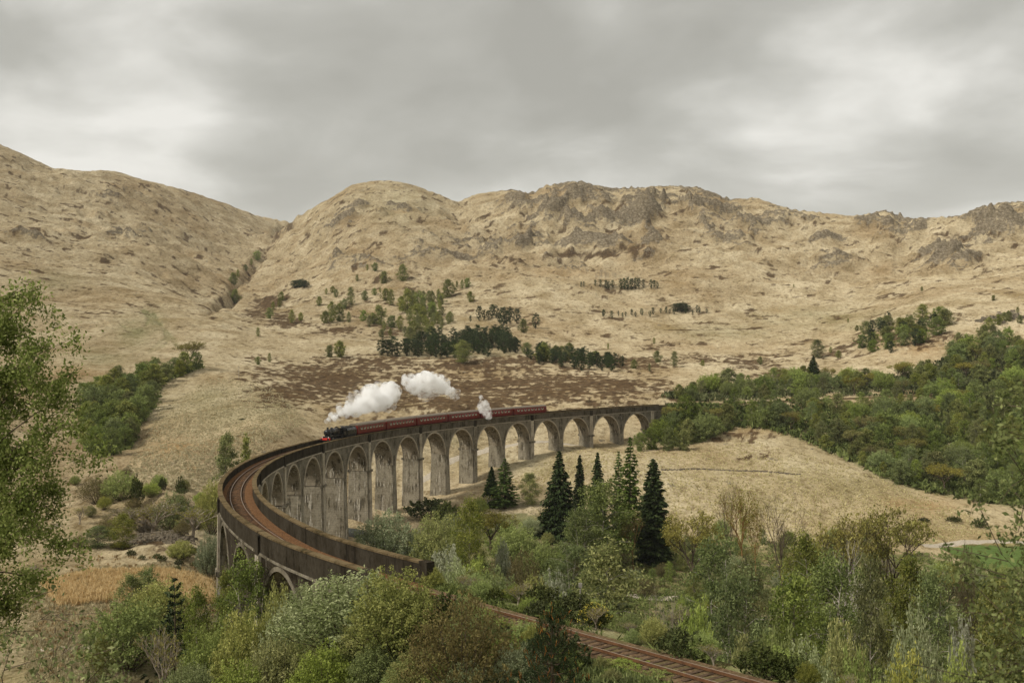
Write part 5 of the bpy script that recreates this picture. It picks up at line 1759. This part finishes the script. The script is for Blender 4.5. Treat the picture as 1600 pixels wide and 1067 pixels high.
HILL = [(437, 481, 14), (367, 474, 20), (440, 470, 13), (427, 484, 12), (421, 498, 16), (456, 505, 20), (470, 501, 12), (499, 478, 14), (548, 478, 28), (538, 482, 14), (518, 505, 32), (508, 505, 18), (530, 502, 26), (545, 504, 16),
        (568, 502, 16), (577, 512, 18), (592, 508, 28), (583, 506, 16), (600, 518, 16), (612, 512, 18), (611, 478, 24), (603, 470, 18), (637, 490, 36), (645, 484, 28), (655, 486, 28), (662, 480, 24), (628, 484, 20), (652, 504, 26), (640, 508, 22),
        (675, 496, 22), (625, 516, 22), (735, 472, 16), (700, 465, 26), (722, 452, 14), (730, 450, 14), (714, 450, 10), (629, 440, 24), (600, 443, 18), (558, 440, 10), (586, 424, 12), (574, 424, 10), (525, 465, 12), (520, 458, 10), (510, 460, 9), (585, 462, 10), (594, 458, 8),
        (515, 558, 18), (531, 558, 24), (421, 566, 14), (403, 570, 12), (403, 527, 14), (818, 520, 20), (365, 445, 18), (372, 434, 12), (402, 408, 14), (393, 416, 10), (384, 424, 10), (596, 528, 12), (610, 526, 12), (570, 470, 14)]
for i, (px, py, hp) in enumerate(HILL):
    d = depth_at(px, py, 350, 2200); x = (px - 800) / FPX * d
    plant_at(['birch', 'wood', 'wood', 'birch', 'woodolive'][i % 5], x, d, hp * d / FPX * 1.05, None, 'small green birch dotted over the middle hillside', 'birch', 'the middle hillside', i)
HP = [(749, 502, 24), (757, 500, 16), (769, 498, 22), (775, 498, 20), (786, 510, 30), (797, 506, 26), (808, 506, 24), (837, 514, 24), (735, 503, 10), (792, 508, 22), (781, 506, 18), (533, 556, 20), (763, 499, 14)]
for i, (px, py, hp) in enumerate(HP):
    d = depth_at(px, py, 350, 2200); x = (px - 800) / FPX * d
    plant_at('pine', x, d, hp * d / FPX, None, 'upright dark pine standing apart above the pine band', 'pine', 'the hillside pines', i)
HP2 = [(908, 449, 9), (912, 448, 8), (930, 448, 10), (938, 449, 12), (947, 452, 14), (951, 452, 12), (957, 450, 12), (970, 453, 16), (975, 453, 18), (981, 453, 19), (987, 453, 18), (993, 452, 18), (998, 451, 16), (1005, 450, 13), (1017, 451, 14), (1027, 451, 10), (1022, 450, 12)]
for i, (px, py, hp) in enumerate(HP2):
    d = depth_at(px, py, 700, 2200); x = (px - 800) / FPX * d
    plant_at('pine', x, d, hp * d / FPX, None, 'small dark pine in the row high on the hill', 'pine', 'the high row', i)
for i in range(34):
    px = 940 + i * 5.0 + PR.uniform(-3, 3); py = 496 - (px - 940) * .04 + PR.uniform(-3, 3)
    d = depth_at(px, py, 700, 2200); x = (px - 800) / FPX * d
    plant_at('pine' if (i * 7) % 5 < 3 else 'sapling', x, d, PR.uniform(7, 12) * d / FPX, None, 'thin stunted tree in the long low line on the hillside', 'tree', 'the stunted line', i)
for i in range(26):
    px = PR.uniform(928, 990); py = PR.uniform(432, 444)
    d = depth_at(px, py, 700, 2200); x = (px - 800) / FPX * d
    plant_at('sapling', x, d, PR.uniform(9, 14) * d / FPX, None, 'bare grey sapling in the thicket above the small pine row', 'sapling', 'the bare thicket', i)
HR = [(1022, 538, 10), (1027, 566, 18), (1054, 573, 24), (991, 576, 14), (1015, 580, 12), (1188, 570, 12), (1325, 504, 7), (1339, 517, 9), (1240, 450, 5), (1098, 572, 9), (950, 546, 10), (1310, 560, 12), (1298, 552, 10), (1552, 470, 9), (1590, 490, 10), (1440, 455, 7)]
for i, (px, py, hp) in enumerate(HR):
    d = depth_at(px, py, 350, 2200); x = (px - 800) / FPX * d
    plant_at(['birch', 'wood'][i % 2], x, d, hp * d / FPX, None, 'lone small birch on the open slope right of the pine bands', 'birch', 'the right slope', i)
# trees behind the far arches
for i, (px, top, d) in enumerate([(1000, 652, 445), (985, 648, 450), (950, 650, 455), (965, 652, 440), (905, 662, 440), (890, 665, 436), (880, 662, 450), (935, 655, 450), (920, 652, 460), (1012, 644, 440), (800, 684, 410), (806, 692, 400), (1030, 640, 420), (1040, 636, 428), (1052, 645, 405), (1075, 655, 400), (1018, 668, 392), (1045, 668, 385), (1068, 672, 385), (1000, 676, 385), (1095, 660, 400)]):
    plant('woodolive' if i % 3 else 'wood', px, top, d, None, 'tree behind or beside the farthest arches', 'tree', 'the viaduct end', i)
for g_ in ('the middle hillside', 'the hillside pines', 'the high row', 'the stunted line', 'the bare thicket', 'the right slope', 'the viaduct end'):
    name_group(g_)
# filler of the lower right wood, the hollow and the slope beside the near track
LR = [(1010, 905), (1060, 880), (1120, 900), (1200, 890), (1280, 900), (1420, 905), (1530, 905), (1640, 930), (1700, 1000), (1700, 1120), (1380, 1110), (1260, 1080), (1120, 1030), (1020, 990)]
scatter(LR, 95, lambda r, a, b: r.choice(['birch', 'olive', 'olive', 'oliveshrub', 'green', 'oliveshrub', 'sallow', 'twiggy', 'bronze']), lambda r, a, b: r.uniform(3.5, 7.5), 3.6,
        'mixed birch and willow crowded in the lower right wood', 'tree', 'the lower right wood', 58, 260, seed=12)
scatter([(690, 905), (700, 830), (760, 800), (860, 800), (960, 840), (1080, 850), (1080, 900), (960, 960), (900, 960), (800, 945), (740, 930)], 46, lambda r, a, b: r.choice(['olive', 'oliveshrub', 'oliveshrub', 'green', 'twiggy', 'brown', 'sallow']), lambda r, a, b: r.uniform(3, 6.5), 4.0,
        'scrubby willow filling the hollow between rails and conifers', 'shrub', 'the hollow', 85, 300, seed=13)
scatter([(1060, 845), (1160, 835), (1260, 850), (1420, 850), (1430, 880), (1400, 900), (1100, 890)], 22, lambda r, a, b: r.choice(['birch', 'olive', 'bronze', 'oliveshrub']), lambda r, a, b: r.uniform(4, 7), 5.0,
        'birch along the back of the lower right wood', 'tree', 'the back wood', 120, 300, seed=14)
scatter([(120, 735), (230, 745), (330, 780), (340, 870), (260, 850), (210, 815), (130, 860), (80, 850)], 22, lambda r, a, b: r.choice(['oliveshrub', 'twiggy', 'brown', 'twiggy', 'green']), lambda r, a, b: r.uniform(2, 4.2), 4.0,
        'low scrub between the left field and the stream', 'scrub', 'the stream scrub', 150, 300, seed=15)
scatter([(200, 868), (340, 862), (345, 895), (260, 892)], 13, lambda r, a, b: 'gorse', lambda r, a, b: r.uniform(.9, 1.7), 2.5,
        'low dark gorse bush at the upper edge of the straw-coloured meadow', 'gorse bush', 'the meadow edge', 120, 260, seed=16)
scatter([(330, 985), (400, 930), (460, 960), (560, 1000), (640, 990), (700, 1030), (820, 1040), (820, 1110), (260, 1110), (250, 1030)], 40, lambda r, a, b: r.choice(['green', 'oliveshrub', 'oliveshrub', 'sallow', 'green']), lambda r, a, b: r.uniform(2.0, 3.6), 2.6,
        'shrub in the tangle along the bottom edge, left of the rails', 'shrub', 'the bottom tangle', 45, 130, seed=17)

rs = random.Random(91)
for i in range(110):
    s_ = 374.5 + i * 0.55; sd = 1 if i % 2 else -1
    p = rail_path(s_, sd * rs.uniform(2.5, 5.5))
    plant_at(rs.choice(['oliveshrub', 'green', 'oliveshrub', 'twiggy', 'gorse']), p[0], p[1], (rs.uniform(1.3, 2.4) if s_ < 402 else rs.uniform(.6, 1.3)) if sd > 0 else rs.uniform(.9, 2.0), None, 'low shrub on the bank beside the near rails', 'shrub', 'the near trackside', i)
name_group('the near trackside')

rs = random.Random(92)
for i in range(26):
    s_ = rs.uniform(290, 362); sd = -1 if i % 5 else 1
    p = rail_path(s_, sd * rs.uniform(6.5, 20))
    top_ = float(rail_path(s_)[2]) - (5.0 if sd < 0 else 9.5) - float(ground(p[0], p[1]))
    if top_ < 2: continue
    plant_at(rs.choice(['green', 'olive', 'oliveshrub', 'birch']), p[0], p[1], min(top_ * rs.uniform(.7, 1), 9), None, 'tree close under the near arches of the viaduct', 'tree', 'the near arches', i)
name_group('the near arches')

# ------------------------------------------------------------------ close foreground: pine top, birch at the left edge, sprays at the right edge
def near_tree(name, pts_limbs, nleaf, leaf, spread, lmat, bmat, seed, hang=.5, aspect=.55):
    """limbs given as polylines in world space; leaves hang along the outer part of each limb and its twigs"""
    rng = np.random.default_rng(seed); rs_ = random.Random(seed)
    mb = MB(); seg = []
    for limb, r0 in pts_limbs:
        L = [Vector(p) for p in limb]
        n = len(L)
        mb.tube([tuple(p) for p in L], [r0 * (1 - .85 * i / (n - 1)) for i in range(n)], 7)
        if r0 > .09: continue
        for i in range(n - 1):
            for k in range(5):
                p = L[i].lerp(L[i + 1], rs_.random())
                dr = (L[i + 1] - L[i]).normalized()
                q = p + (dr * rs_.uniform(.2, .6) + Vector((rs_.gauss(0, .4), rs_.gauss(0, .4), rs_.gauss(-.05, .35)))) * rs_.uniform(.4, 1.0)
                e = q + Vector((rs_.gauss(0, .12), rs_.gauss(0, .12), -hang * rs_.uniform(.2, 1.0)))
                mb.tube([tuple(p), tuple(q), tuple(e)], [.008, .005, .003], 3, False)
                seg.append((tuple(p), tuple(q))); seg.append((tuple(q), tuple(e)))
    seg = np.array(seg)
    k = rng.integers(0, len(seg), nleaf); g = rng.random((nleaf, 1))
    C = seg[k, 0] * (1 - g) + seg[k, 1] * g + rng.normal(0, spread, (nleaf, 3))
    tint = np.clip(rng.normal(.5, .26, nleaf), 0, 1)
    V, F, T = leaf_cards(C, leaf, rng, tint, aspect, .5)
    return mb, V, F, T


def finish_near(kind, mb, V, F, T, base, lmat, bmat, lab, cat, group=None):
    r = empty(kind, base); b = Vector(base)
    mb.v = [tuple(Vector(p) - b) for p in mb.v]
    mb.build('trunk', bmat, r)
    link('crown', np_mesh('crown', V - np.array(base), F, [lmat], {'tint': T}), r)
    tag(r, lab, cat, group)


def wpt(px, py, d):
    return tuple(world_at(px, py, d))


rs = random.Random(21)
D0 = 24.0
bx, by = (-75 - 800) / FPX * D0, D0
bz = float(ground(bx, by))
limbs = [([(bx, by, bz - .1), (bx + .1, by, bz + 2.5), (bx + .1, by + .2, bz + 5), (bx + .25, by + .2, bz + 8.2)], .16)]
for px0, py0, px1, py1 in [(-70, 760, 90, 620), (-70, 800, 100, 700), (-70, 830, 85, 790), (-70, 700, 70, 540), (-70, 640, 40, 470), (-70, 860, 95, 850), (-60, 900, 60, 905), (-60, 690, 110, 590), (-60, 780, 60, 690), (-60, 730, 30, 600),
                           (-70, 840, 40, 760), (-60, 620, 14, 520), (-60, 880, 20, 820), (-60, 560, 30, 450), (-60, 850, 105, 745), (-60, 930, 40, 960), (-60, 760, 105, 660), (-60, 640, 45, 560)]:
    dd = D0 + rs.uniform(-1.2, 1.6)
    mx_, my_ = (px0 + px1) / 2 + rs.uniform(-10, 10), (py0 + py1) / 2 - 16 + rs.uniform(-10, 10)
    limbs.append(([wpt(px0, py0, D0), wpt(mx_, my_, (D0 + dd) / 2), wpt(px1, py1, dd)], .035))
mb, V, F, T = near_tree('birch', limbs, 38000, .048, .135, L_NEAR, M_BARK, 401, .45)
finish_near('birch_tree', mb, V, F, T, (bx, by, bz), L_NEAR, M_BARK, 'close birch hanging loose green sprays at the left edge of the view', 'birch')
# low sprays at the lower left
for i, (px, d, sp_, lab) in enumerate([(30, 17.0, [(-40, 1000, 90, 960), (-40, 1040, 60, 985), (0, 1100, 110, 1010), (0, 1060, 40, 930), (40, 1120, 160, 1050), (20, 1100, 130, 1000)], 'blurred green sprig low in the left corner'),
                                       (170, 15.0, [(110, 1150, 150, 1000), (110, 1150, 190, 1030), (150, 1150, 120, 1060), (130, 1140, 90, 1010)], 'blurred bramble spray standing at the bottom left')]):
    x = (px - 800) / FPX * d; z = float(ground(x, d))
    limbs = [([(x, d, z), wpt(a, b, d), wpt(c, e, d + rs.uniform(-.8, .8))], .014) for a, b, c, e in sp_]
    mb, V, F, T = near_tree('spray', limbs, 1000, .045, .10, L_NEAR, M_BARK, 410 + i, .15)
    finish_near('leafy_shrub', mb, V, F, T, (x, d, z), L_NEAR, M_BARK, lab, 'shrub', 'blurred foreground shrubs')
# right edge: tall soft sprays very close
for i, (px, d, sp_, n, lab) in enumerate([(1640, 13.0, [(1660, 900, 1585, 700), (1660, 960, 1560, 860), (1660, 1000, 1545, 960), (1660, 800, 1590, 620), (1660, 1060, 1540, 1020), (1670, 860, 1600, 760), (1670, 760, 1605, 600), (1660, 1100, 1530, 1060), (1670, 940, 1575, 900)], 5200, 'blurred olive branch reaching in at the right edge')]):
    x = (px - 800) / FPX * d; z = float(ground(x, d))
    limbs = [([(x + .5, d, z), wpt(px + 70, 1000, d), wpt(px + 80, 640, d)], .10)]
    limbs += [([wpt(px + 60, (b + 60), d), wpt(a, b, d), wpt(c, e, d + rs.uniform(-.8, .8))], .014) for a, b, c, e in sp_]
    mb, V, F, T = near_tree('spray', limbs, n, .042, .09, L_OLIVE, M_BARK, 420 + i, .3)
    finish_near('leafy_tree', mb, V, F, T, (x + .5, d, z), L_OLIVE, M_BARK, lab, 'tree')
# pine top with orange shoots
d = 40.0; px = 862
x = (px - 800) / FPX * d; z = float(ground(x, d)); Hh = zrow(958, d) - z
mb = MB(); mb.tube([(0, 0, 0), (.03, 0, Hh * .6), (0, 0, Hh * .96)], [.12, .08, .02], 8)
ndl, cnd = [], []
rng = np.random.default_rng(55)
ns = 0
for l in range(12):
    t = l / 11; zz_ = Hh * (.12 + .80 * t); rr = 1.9 * (1 - t) ** .8 + .12
    for b in range(7 if t < .8 else 4):
        a = l * 1.3 + b * 6.283 / (7 if t < .8 else 4) + rng.uniform(-.3, .3); q = rr * rng.uniform(.75, 1.1)
        e = np.array([math.cos(a) * q, math.sin(a) * q, zz_ + .32 * q + .1])
        p0 = np.array([0, 0, zz_]); m_ = (p0 + e) / 2 + np.array([0, 0, -.1])
        mb.tube([tuple(p0), tuple(m_), tuple(e)], [.03, .02, .012], 4, False)
        tips = [e] + [m_ * (1 - g) + e * g + np.array([rng.normal(0, .2), rng.normal(0, .2), rng.normal(.1, .1)]) for g in (.1, .3, .5, .7, .85, .95)]
        for tp in tips:
            k = 46; ax_ = unit(np.array([rng.normal(0, .35), rng.normal(0, .35), 1.0]))
            g = rng.random((k, 1)) * .42
            C = tp + ax_ * (g - .12)
            U = unit(ax_ * 1.0 + rng.normal(0, .75, (k, 3))) * rng.uniform(.05, .085, (k, 1))
            W_ = unit(np.cross(U, rng.normal(size=(k, 3)))) * .0085
            ndl.append(quads(C + U, U, W_, np.clip(rng.normal(.4, .25, k), 0, 1)))
            if rng.random() < .32:
                C = tp + ax_ * (.28 + .22 * rng.random((14, 1))); U = np.tile(ax_ * .05, (14, 1)) + rng.normal(0, .012, (14, 3))
                cnd.append(quads(C, U, unit(np.cross(U, rng.normal(size=(14, 3)))) * .014, np.clip(rng.normal(.5, .25, 14), 0, 1)))
r = empty('pine_tree', (x, d, z)); mb.build('trunk', M_BARK, r)
V, F, T = join(ndl); link('crown', np_mesh('crown', V, F, [L_PINE], {'tint': T}), r)
V, F, T = join(cnd); link('shoots', np_mesh('shoots', V, F, [L_CANDLE], {'tint': T}), r)
tag(r, 'bushy dark pine top with orange shoots at bottom centre', 'pine')

# ------------------------------------------------------------------ low ground cover
def cover(name, lab_kind, poly, n, size, hgt, lmat, seed, dmin, dmax, up=1.6, aspect=.25, per=7, sig=.16):
    rng = np.random.default_rng(seed); xs = [p[0] for p in poly]; ys = [p[1] for p in poly]
    U = (rng.uniform(min(xs), max(xs), n * 3)); Y = rng.uniform(min(ys), max(ys), n * 3)
    ok = np.array([inside(poly, a, b) for a, b in zip(U, Y)])
    U, Y = U[ok][:n], Y[ok][:n]
    # spread over the ground: bearing from the outline, depth solved on a coarse table
    tab_p = np.linspace(min(xs), max(xs), 24); tab_r = np.linspace(min(ys), max(ys), 24)
    tab = np.array([[depth_at(p, q, dmin, dmax) for q in tab_r] for p in tab_p])
    fp = (U - tab_p[0]) / (tab_p[-1] - tab_p[0]) * 23; fr = (Y - tab_r[0]) / (tab_r[-1] - tab_r[0]) * 23
    i = np.clip(fp.astype(int), 0, 22); j = np.clip(fr.astype(int), 0, 22); a = fp - i; b = fr - j
    D = (tab[i, j] * (1 - b) + tab[i, j + 1] * b) * (1 - a) + (tab[i + 1, j] * (1 - b) + tab[i + 1, j + 1] * b) * a
    X = (U - 800) / FPX * D
    X = np.repeat(X, per) + rng.normal(0, sig, len(X) * per); D = np.repeat(D, per) + rng.normal(0, sig, len(D) * per)
    keep = np.ones(len(X), bool)
    nb = np.where(D < 90)[0]
    if len(nb):
        keep[nb] = np.array([np.hypot(RAILN[:, 0] - a_, RAILN[:, 1] - b_).min() > 2.3 for a_, b_ in zip(X[nb], D[nb])])
    X, D = X[keep], D[keep]
    Z = ground(X, D)
    s = np.repeat(rng.uniform(.5, 1.3, len(U)), per)[keep]
    C = np.stack([X, D, Z + hgt * .45 * s], -1)
    A = unit(rng.normal(0, .45, (len(C), 3)) + np.array([0, 0, up])) * (hgt * .55 * s)[:, None]
    B = unit(np.cross(A, rng.normal(size=A.shape))) * (size * s)[:, None]
    V, F, T = quads(C, A, B, np.clip(np.repeat(rng.random(len(U)), per)[keep] * .6 + .2 + rng.normal(0, .15, len(C)), 0, 1))
    o = link(name, np_mesh(name, V, F, [lmat], {'tint': T}))
    o['kind'] = 'stuff'
    return o


cover('reeds', '', [(60, 915), (140, 895), (250, 893), (330, 905), (340, 945), (260, 950), (180, 940), (90, 950)], 6500, .045, 1.0, L_REED, 501, 100, 260)
cover('grass_tufts', '', [(30, 940), (120, 890), (250, 880), (345, 890), (345, 960), (250, 1010), (200, 1067), (40, 1067)], 6000, .05, .45, L_GRASSTUFT, 502, 80, 260)
cover('bracken', '', [(150, 870), (340, 865), (345, 960), (240, 1000), (60, 1067), (40, 930)], 700, .09, .55, L_BRACKEN, 503, 80, 260)
cover('undergrowth', '', [(690, 905), (740, 935), (960, 1010), (1210, 1080), (1000, 1090), (760, 1000), (660, 930)], 4500, .06, .6, L_UNDER, 511, 36, 100, .15, .8, 9, .3)
cover('undergrowth', '', [(680, 900), (900, 830), (1100, 840), (1500, 870), (1620, 900), (1620, 1100), (1230, 1066), (1000, 995), (850, 955)], 9500, .11, .9, L_UNDER, 504, 45, 300, .2, .8, 8, .45)
cover('undergrowth', '', [(250, 1100), (250, 1000), (340, 930), (420, 920), (560, 900), (650, 925), (760, 975), (960, 1040), (1100, 1075), (1100, 1120)], 7000, .07, .7, L_UNDER, 505, 30, 140, .15, .8, 9, .3)
cover('undergrowth', '', WOODL, 5000, .55, 2.2, L_UNDER, 508, 280, 560, .6, .6, 6, .9)
cover('undergrowth', '', WOODU, 2600, .6, 2.4, L_UNDER, 509, 440, 800, .6, .6, 6, .9)
cover('undergrowth', '', LW, 1400, .5, 2.0, L_UNDER, 510, 250, 560, .6, .6, 6, .8)
cover('field_tufts', '', [(180, 760), (250, 640), (330, 590), (420, 600), (480, 660), (430, 690), (350, 740), (300, 770)], 7000, .10, .40, L_GRASSTUFT, 506, 200, 560)
cover('field_tufts', '', [(780, 760), (900, 700), (1060, 705), (1180, 690), (1330, 730), (1480, 790), (1570, 830), (1460, 850), (1250, 860), (1060, 850), (960, 790)], 9000, .10, .40, L_GRASSTUFT, 507, 220, 440)

# ------------------------------------------------------------------ paths, river, stones, posts
m, t = mat('pale_gravel')
geo = t.n('ShaderNodeNewGeometry'); n1 = t.noise(geo.outputs[0], 2.2, 5, .65)
out(t, t.n('ShaderNodeBsdfDiffuse', {'Color': t.ramp(n1, [(.3, (.26, .22, .165)), (.7, (.50, .44, .35))])}).outputs[0]); M_GRAVEL = m
m, t = mat('stream_water')
geo = t.n('ShaderNodeNewGeometry'); n1 = t.noise(geo.outputs[0], 1.4, 3, .5)
bp = t.n('ShaderNodeBump', {'Strength': .25, 'Distance': .1, 'Height': n1})
out(t, t.n('ShaderNodeBsdfPrincipled', {'Base Color': c4(.05, .055, .05), 'Roughness': .12, 'Normal': bp.outputs[0]}).outputs[0]); M_WATER = m
m, t = mat('grey_stone')
geo = t.n('ShaderNodeNewGeometry'); n1 = t.noise(geo.outputs[0], 1.6, 5, .65)
out(t, t.n('ShaderNodeBsdfDiffuse', {'Color': t.ramp(n1, [(.3, (.05, .041, .029)), (.7, (.22, .185, .135))])}).outputs[0]); M_STONE = m
m, t = mat('weathered_post_timber')
geo = t.n('ShaderNodeNewGeometry'); n1 = t.noise(geo.outputs[0], 4, 4, .6)
out(t, t.n('ShaderNodeBsdfDiffuse', {'Color': t.ramp(n1, [(.3, (.10, .08, .055)), (.7, (.26, .22, .16))])}).outputs[0]); M_POST = m
M_POLE = paint('pale_grey_pole', (.27, .25, .215), .6)


def strip(name, knots, width, m_, lift=.10, dmin=60, dmax=900):
    P = []
    for px, py in knots:
        d = depth_at(px, py, dmin, dmax); P.append(((px - 800) / FPX * d, d))
    P = np.array(P); seg = np.r_[0, np.cumsum(np.hypot(*np.diff(P, axis=0).T))]
    sl = np.linspace(0, seg[-1], max(12, int(seg[-1] / 1.2)))
    X = np.interp(sl, seg, P[:, 0]); Y = np.interp(sl, seg, P[:, 1])
    tx, ty = np.gradient(X), np.gradient(Y); l = np.hypot(tx, ty); nx_, ny_ = -ty / l, tx / l
    V = []; rr = random.Random(4)
    for i in range(len(sl)):
        e0, e1 = 1 + rr.uniform(-.12, .12), 1 + rr.uniform(-.12, .12)
        for f in (-1, -.5, 0, .5, 1):
            w_ = width / 2 * f * (e0 if f < 0 else e1)
            x, y = X[i] + nx_[i] * w_, Y[i] + ny_[i] * w_
            V.append((x, y, float(ground(x, y)) + lift - (.16 if abs(f) == 1 else 0)))
    F = [(i * 5 + k, i * 5 + k + 1, i * 5 + k + 6, i * 5 + k + 5) for i in range(len(sl) - 1) for k in range(4)]
    me = bpy.data.meshes.new(name); me.from_pydata(V, [], F); me.materials.append(m_); me.update()
    o = link(name, me); o['kind'] = 'structure'
    return o


m, t = mat('mown_green_turf')
geo = t.n('ShaderNodeNewGeometry'); n1 = t.noise(geo.outputs[0], .8, 5, .6)
out(t, t.n('ShaderNodeBsdfDiffuse', {'Color': t.ramp(n1, [(.3, (.062, .098, .026)), (.7, (.125, .170, .052))])}).outputs[0]); M_TURF = m
strip('playing_field', [(1500, 872), (1545, 871), (1600, 870), (1680, 870), (1780, 870)], 26.0, M_TURF, .16, 180, 330)
strip('path', [(640, 760), (672, 744), (700, 722), (735, 710), (772, 700), (810, 694), (860, 690), (905, 696)], 4.0, M_GRAVEL, .12, 240, 500)
strip('road', [(1440, 852), (1500, 848), (1560, 846), (1640, 845), (1760, 846)], 3.6, M_GRAVEL, .12, 200, 330)
strip('path', [(940, 922), (985, 930), (1030, 936), (1075, 934)], 4.2, M_GRAVEL, .14, 110, 300)
strip('path', [(60, 1018), (140, 1012), (215, 1014), (262, 1008)], 2.2, M_GRAVEL, .12, 90, 200)
strip('river', [(470, 850), (520, 836), (548, 832), (590, 846), (680, 874)], 6.0, M_WATER, .25, 180, 400)


def stones(name, pts, smin, smax, seed, parent=None):
    rr = random.Random(seed); mb = MB()
    for x, y in pts:
        s = rr.uniform(smin, smax); z = float(ground(x, y)) + s * .15
        a = rr.uniform(0, 3.14); c, q = math.cos(a), math.sin(a)
        b = [(-1, -.8, -.8), (.9, -1, -.8), (1, .9, -.8), (-.9, 1, -.8), (-.6, -.5, .6), (.6, -.6, .7), (.5, .6, .55), (-.7, .5, .7)]
        mb.hexa([(x + (u * c - v * q) * s * rr.uniform(.8, 1.2), y + (u * q + v * c) * s * .8, z + w_ * s * .7 * rr.uniform(.8, 1.2)) for u, v, w_ in b])
    return mb.build(name, M_STONE, parent)


rs = random.Random(31)


def px_line(knots, n, jit, dmin, dmax):
    k = np.array(knots, float); o = []
    for i in range(n):
        u = rs.random() * (len(k) - 1); j = min(int(u), len(k) - 2); p = k[j] * (1 - (u - j)) + k[j + 1] * (u - j)
        d = depth_at(p[0], p[1], dmin, dmax); o.append(((p[0] - 800) / FPX * d + rs.gauss(0, jit), d + rs.gauss(0, jit)))
    return o


wl = stones('stone_wall', px_line([(1035, 735), (1090, 733), (1150, 736), (1195, 737), (1250, 742)], 260, .35, 250, 420), .25, .55, 6)
tag(wl, 'tumbled line of dark stones crossing the right-hand field', 'stone wall')
sc_ = stones('scree', px_line([(205, 850), (222, 836), (240, 832), (262, 838), (285, 846)], 420, 1.8, 150, 260), .2, .7, 7); sc_['kind'] = 'stuff'
# pale rock outcrop at the right edge of the hill
sc_ = stones('rock_outcrop', px_line([(1545, 500), (1570, 492), (1600, 498)], 60, 4.0, 400, 900), 1.0, 2.6, 8)
tag(sc_, 'jumble of pale grey rocks on the slope at the right edge', 'rocks')

# wire fence at the meadow: posts and wires
fe = empty('wire_fence', (0, 0, 0)); fpts = []
for px, py in [(84, 1000), (112, 996), (139, 991), (170, 998), (209, 1003), (243, 1010)]:
    d = depth_at(px, py, 80, 250); fpts.append(Vector(((px - 800) / FPX * d, d, float(ground((px - 800) / FPX * d, d)))))
fe.location = fpts[2]
for p in fpts:
    q = p - fpts[2]; mb = MB(); hgt_ = rs.uniform(1.25, 1.7)
    mb.tube([(q.x, q.y, q.z - .2), (q.x + rs.uniform(-.05, .05), q.y, q.z + hgt_)], [.075, .06], 7); mb.build('post', M_POST, fe)
for hz in (.45, .95):
    mb = MB(); mb.tube([tuple(p - fpts[2] + Vector((0, 0, hz))) for p in fpts], .012, 4); mb.build('wire', M_STEEL, fe)
tag(fe, 'wire fence on weathered posts along the bottom of the straw-coloured meadow', 'fence')
for px, top, base, d, lab in ((907, 911, 975, 92, 'slim grey pole beside the rails at bottom centre'), (373, 572, 606, 470, 'pale pole on the hillside left of the moor')):
    x = (px - 800) / FPX * d; z = float(ground(x, d)); H = zrow(top, d) - z
    r = empty('utility_pole', (x, d, z))
    mb = MB(); mb.tube([(0, 0, -.2), (0, 0, H)], [.09, .06], 8); mb.build('post', M_POLE, r)
    mb = MB(); mb.box(-.16, .16, -.12, .12, H - .42, H - .05) if px > 500 else mb.box(-.5, .5, -.05, .05, H - .5, H - .38); mb.build('box' if px > 500 else 'crossarm', M_POLE, r)
    tag(r, lab, 'pole')

# ------------------------------------------------------------------ thin air between here and the hills
x0, x1 = float(XX.min()) - 5, float(XX.max()) + 5
y0, y1 = -60.0, float(YY.max()) + 5
mb = MB(); mb.box(x0, x1, y0, y1, float(ZZ.min()) - 1.0, max(float(ZZ.max()), CAM_Z) + 4.0)
m, t = mat('thin_air')
vol = t.n('ShaderNodeVolumePrincipled', {'Color': c4(0.93, 0.95, 0.97), 'Density': 0.000035})
t.n('ShaderNodeOutputMaterial', {'Volume': vol.outputs[0]})
hz = mb.build('haze', m); hz['kind'] = 'stuff'
